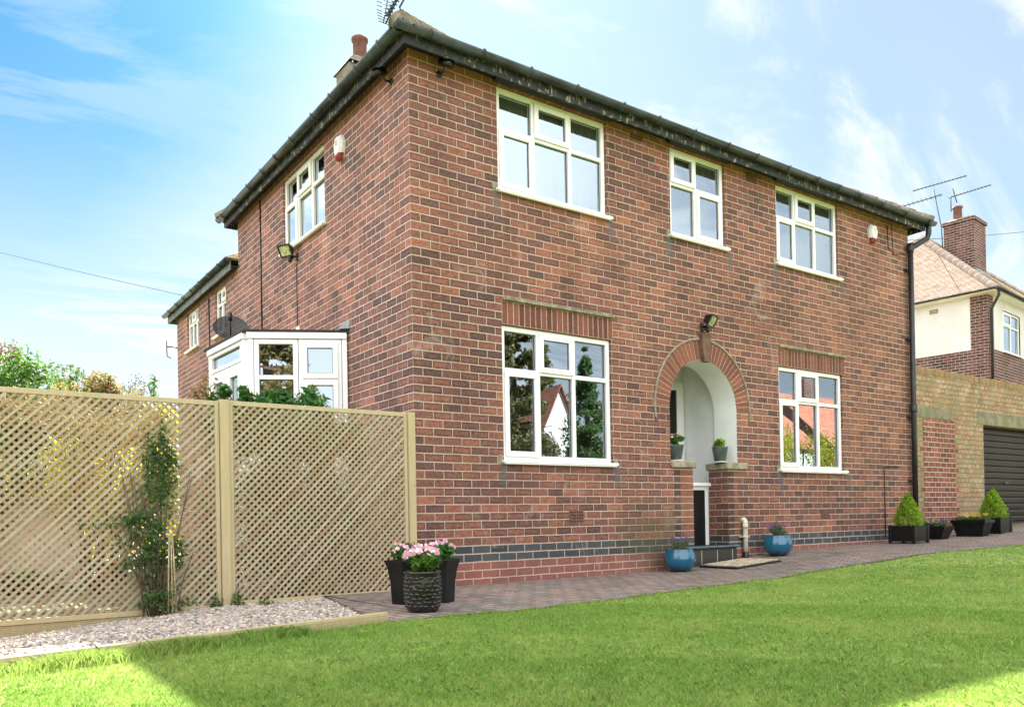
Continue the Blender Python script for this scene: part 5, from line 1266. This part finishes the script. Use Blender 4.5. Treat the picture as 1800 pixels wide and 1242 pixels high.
# ------------------------------------------------------------------ street opposite (seen in the window glass)
def far_house(name, label, x, y, w, d, zw, ridge, wallm, roofm, gable_front, chim=None, group=None):
    r = thing(name, label, 'house', (x, y, 0), group=group)
    b = MB(); b.box(x, x+w, y-d, y, -.1, zw)
    if gable_front: b.add([(x, y, zw), (x+w, y, zw), (x+w/2, y, ridge), (x, y-d, zw), (x+w, y-d, zw), (x+w/2, y-d, ridge)], [(0, 1, 2), (3, 5, 4)])
    else: b.add([(x, y, zw), (x, y-d, zw), (x, y-d/2, ridge), (x+w, y, zw), (x+w, y-d, zw), (x+w, y-d/2, ridge)], [(0, 1, 2), (3, 4, 5)])
    b.build('wall', MAT[wallm], r)
    b = MB(); o = .25; t_ = .12
    if gable_front:
        s = (ridge-zw)/(w/2)
        for sg in (-1, 1):
            cx = x+w/2; ex = cx+sg*(w/2+o); ze = zw-s*o
            pts = [(cx, ridge+t_), (ex, ze+t_), (ex, ze+.02), (cx, ridge+.02)]
            n = 4; v = [(p[0], y+o, p[1]) for p in pts]+[(p[0], y-d-o, p[1]) for p in pts]
            L = math.hypot(w/2+o, s*(w/2+o)); b.add(v, [(0, 1, 5, 4), (0, 1, 2, 3), (4, 5, 6, 7), (1, 2, 6, 5), (3, 2, 6, 7)], [[(0, L), (0, 0), (d, 0), (d, L)], None, None, None, None])
    else:
        s = (ridge-zw)/(d/2); cy = y-d/2
        for sg in (-1, 1):
            ey = cy+sg*(d/2+o); ze = zw-s*o; L = math.hypot(d/2+o, s*(d/2+o))
            v = [(x-o, cy, ridge+t_), (x-o, ey, ze+t_), (x+w+o, ey, ze+t_), (x+w+o, cy, ridge+t_), (x-o, cy, ridge+.02), (x-o, ey, ze+.02), (x+w+o, ey, ze+.02), (x+w+o, cy, ridge+.02)]
            b.add(v, [(0, 1, 2, 3), (4, 5, 6, 7), (0, 1, 5, 4), (2, 3, 7, 6), (1, 2, 6, 5)], [[(0, L), (0, 0), (w, 0), (w, L)], None, None, None, None])
    rf = b.build('roof', MAT[roofm], r)
    if chim:
        b = MB(); b.bbox(x+chim-.45, x+chim+.45, y-d/2-.4, y-d/2+.4, ridge-1, ridge+1.1, .02); c_ = b.build('chimney', MAT['nb_brick'], rf)
        b = MB(); b.lathe([(.15, ridge+1.1), (.13, ridge+1.6), (.1, ridge+1.6)], 12, (x+chim-.2, y-d/2)); b.lathe([(.15, ridge+1.1), (.13, ridge+1.6), (.1, ridge+1.6)], 12, (x+chim+.2, y-d/2)); b.build('chimney_pot', MAT['terracotta'], c_)
    T = lambda q: (x+w-q[0], y+q[1]+.08, q[2])
    for (a0, a1, z0, z1) in ((w*.12, w*.34, .9, 2.2), (w*.62, w*.88, .9, 2.2), (w*.15, w*.35, 3.3, 4.5), (w*.62, w*.85, 3.3, 4.5)):
        if z1 < zw-.1: window(T, (a0, a1, z0, z1), ((a0+a1)/2,), None, set(), parent=r, room=False)
    return r
far_house('white_gabled_house', 'white gabled house with a tiled roof across the road', 24.3, -31, 5.2, 9, 3.6, 8.6, 'render_nb', 'red_tiles', True)
far_house('red_roofed_house', 'house with a red tiled roof and a chimney across the road', 25.5, -20, 11, 8, 4.4, 7.6, 'render_nb', 'red_tiles', False, 5.)
far_house('red_roofed_house', 'house with a red tiled roof and two gables at the far end of the road', 38.0, -20, 11, 8, 4.6, 8.0, 'nb_brick', 'red_tiles', False, 3.)
def conifer_tree(name, label, x, y, h, w, n, mat, group=None):
    r = thing(name, label, 'tree', (x, y, -.05), group=group)
    b = MB(); b.tube([(x, y, -.05), (x+.1, y, h*.5), (x, y, h*.95)], [.2, .12, .03], 8)
    for k in range(26):
        z = h*(.15+.75*rng.random()); a_ = rng.random()*2*PI; q = w*(1-z/h)*.9; b.tube([(x, y, z), (x+q*math.cos(a_), y+q*math.sin(a_), z+.1)], [.04, .01], 5)
    b.build('trunk', MAT['bark'], r)
    bl = []
    for k in range(190):
        t_ = rng.random()**1.2; a_ = rng.random()*2*PI; q = w*(1-t_)**.8*(.35+.65*rng.random()); bl.append((x+q*math.cos(a_), y+q*math.sin(a_), h*(.08+.9*t_), .5*(1.2-t_), .5*(1.2-t_), .35*(1.2-t_), n/190))
    leaves('crown', bl, .16, MAT[mat], r, .45, .2); return r
conifer_tree('conifer_tree', 'tall olive green conifer across the lawn opposite the house corner', 11.6, -14.5, 9.0, 2.5, 42000, 'leaf_conifer')
conifer_tree('conifer_tree', 'slim dark conifer standing apart from the taller olive conifer', 17.4, -17.5, 7.6, 1.5, 14000, 'leaf_dark')
conifer_tree('golden_tree', 'golden leaved tree at the street corner of the side garden', -10.6, -10.2, 8.5, 2.6, 26000, 'leaf_tan')
def hedge_row(label, x0, x1, y, h, mat, n):
    r = thing('hedge', label, 'hedge', ((x0+x1)/2, y, 0)); bl = []
    k = int((x1-x0)*3)
    for i in range(k):
        for j in range(3): bl.append((x0+(x1-x0)*(i+rng.random())/k, y+rng.normal()*.2, h*(.18+.3*j)+.1*rng.normal(), .42, .35, h*.22, n/k/3))
    leaves('foliage', bl, .085, MAT[mat], r, .6, .3)
    b = MB()
    for i in range(k//2): b.tube([(x0+(x1-x0)*(i+.5)/(k/2), y, 0), (x0+(x1-x0)*(i+.5)/(k/2)+.1*rng.normal(), y, h*.8)], .03, 5)
    b.build('stems', MAT['bark'], r); return r
hedge_row('sunlit yellow green hedge along the far side of the lawn', 16.5, 27, -9.5, 3.6, 'leaf_hedge', 26000)
hedge_row('clipped hedge along the road side of the lawn opposite the house corner', 6, 15.5, -12.8, 2.0, 'leaf_conifer', 14000)
r = thing('hedge', 'tall golden hedge at the side of the lawn near the fence end', 'hedge', (-10, -2, 0)); leaves('foliage', [(-10+rng.normal()*.3, y_, z_, .5, .5, .5, 160) for y_ in np.arange(-9, 3, .45) for z_ in (.4, 1.1, 1.8, 2.5, 3.1)], .09, MAT['leaf_hedge'], r, .6, .3)
b = MB()
for k in range(20): b.tube([(-10, -9+k*.6, 0), (-10+.1*rng.normal(), -9+k*.6, 2.8)], .03, 5)
b.build('stems', MAT['bark'], r)

# ------------------------------------------------------------------ light and sky
SUN_EL, SUN_AZ = R_(42), R_(28.4)     # azimuth measured from +Y towards +X
sd = Vector((math.sin(SUN_AZ)*math.cos(SUN_EL), math.cos(SUN_AZ)*math.cos(SUN_EL), math.sin(SUN_EL)))
L = bpy.data.lights.new('sun', 'SUN'); L.energy = 5.0; L.angle = R_(.53); L.color = (1, .95, .86)
lo = bpy.data.objects.new('sun', L); col.objects.link(lo); lo.location = (10, 20, 30); lo.rotation_euler = (-sd).to_track_quat('-Z', 'Y').to_euler()
wd = bpy.data.worlds.new('World'); scene.world = wd; wd.use_nodes = True; t = NT(wd.node_tree)
bg = t.N['Background']; sky = t.n('ShaderNodeTexSky', sky_type='NISHITA'); sky.sun_disc = False; sky.sun_elevation = SUN_EL; sky.sun_rotation = SUN_AZ
sky.altitude = 50; sky.air_density = 1.0; sky.dust_density = .6; sky.ozone_density = 3.0
gen = t.vm('NORMALIZE', t.coord('Generated')); x, y, z = t.xyz(gen)
zc = t.m('ADD', t.m('MAXIMUM', z, 0.), .18)
pv = t.comb(t.m('DIVIDE', x, zc), t.m('DIVIDE', y, zc), 0)
rot = t.n('ShaderNodeMapping'); t.L.new(pv, rot.inputs[0]); rot.inputs['Rotation'].default_value = (0, 0, R_(-20)); rot.inputs['Scale'].default_value = (.5, 1.3, 1); rot.inputs['Location'].default_value = (3.1, 1.7, 0)
n1_ = t.noise(rot.outputs[0], 1.5, 10, .62, 1.5); n2_ = t.noise(rot.outputs[0], .5, 3, .5, .3)
def toward(az, el):
    o = t.n('ShaderNodeVectorMath', operation='DOT_PRODUCT'); t.L.new(gen, o.inputs[0])
    o.inputs[1].default_value = (math.sin(R_(az))*math.cos(R_(el)), math.cos(R_(az))*math.cos(R_(el)), math.sin(R_(el))); return o.outputs['Value']
gap = t.smooth(t.m('ADD', toward(1, 36), t.m('MULTIPLY', t.m('SUBTRACT', n1_, .5), .26)), .905, 1.0)
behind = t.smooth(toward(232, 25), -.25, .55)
wisp = t.smooth(n1_, .40, .64)
cover = t.m('ADD', t.m('MULTIPLY', wisp, .72), t.m('ADD', t.m('MULTIPLY', n2_, .92), t.m('MULTIPLY', gap, -1.0)))
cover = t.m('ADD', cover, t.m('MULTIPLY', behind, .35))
hz = t.smooth(z, .02, .48, .97, 0.)
cover = t.m('MAXIMUM', t.m('MULTIPLY', t.m('MAXIMUM', cover, 0.), .95, clamp=True), hz)
lum = t.n('ShaderNodeMix', data_type='RGBA', blend_type='MULTIPLY'); lum.inputs[0].default_value = 1.; t.L.new(sky.outputs[0], lum.inputs[6]); lum.inputs[7].default_value = (.23, .50, .58, 1)
cr = t.m('ADD', 4.9, t.m('MULTIPLY', behind, 7.0))  # unseen cloud behind the camera, brightened as added fill for the shaded front
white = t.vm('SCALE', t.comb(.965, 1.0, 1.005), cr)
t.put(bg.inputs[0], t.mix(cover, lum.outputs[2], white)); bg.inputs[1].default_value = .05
scene.view_settings.view_transform = 'Standard'; scene.view_settings.look = 'None'; scene.view_settings.exposure = 2.3; scene.view_settings.gamma = 1
scene.cycles.use_denoising = True; scene.cycles.denoiser = 'OPENIMAGEDENOISE'
scene.cycles.max_bounces = 8; scene.cycles.transparent_max_bounces = 16; scene.cycles.caustics_reflective = False; scene.cycles.caustics_refractive = False
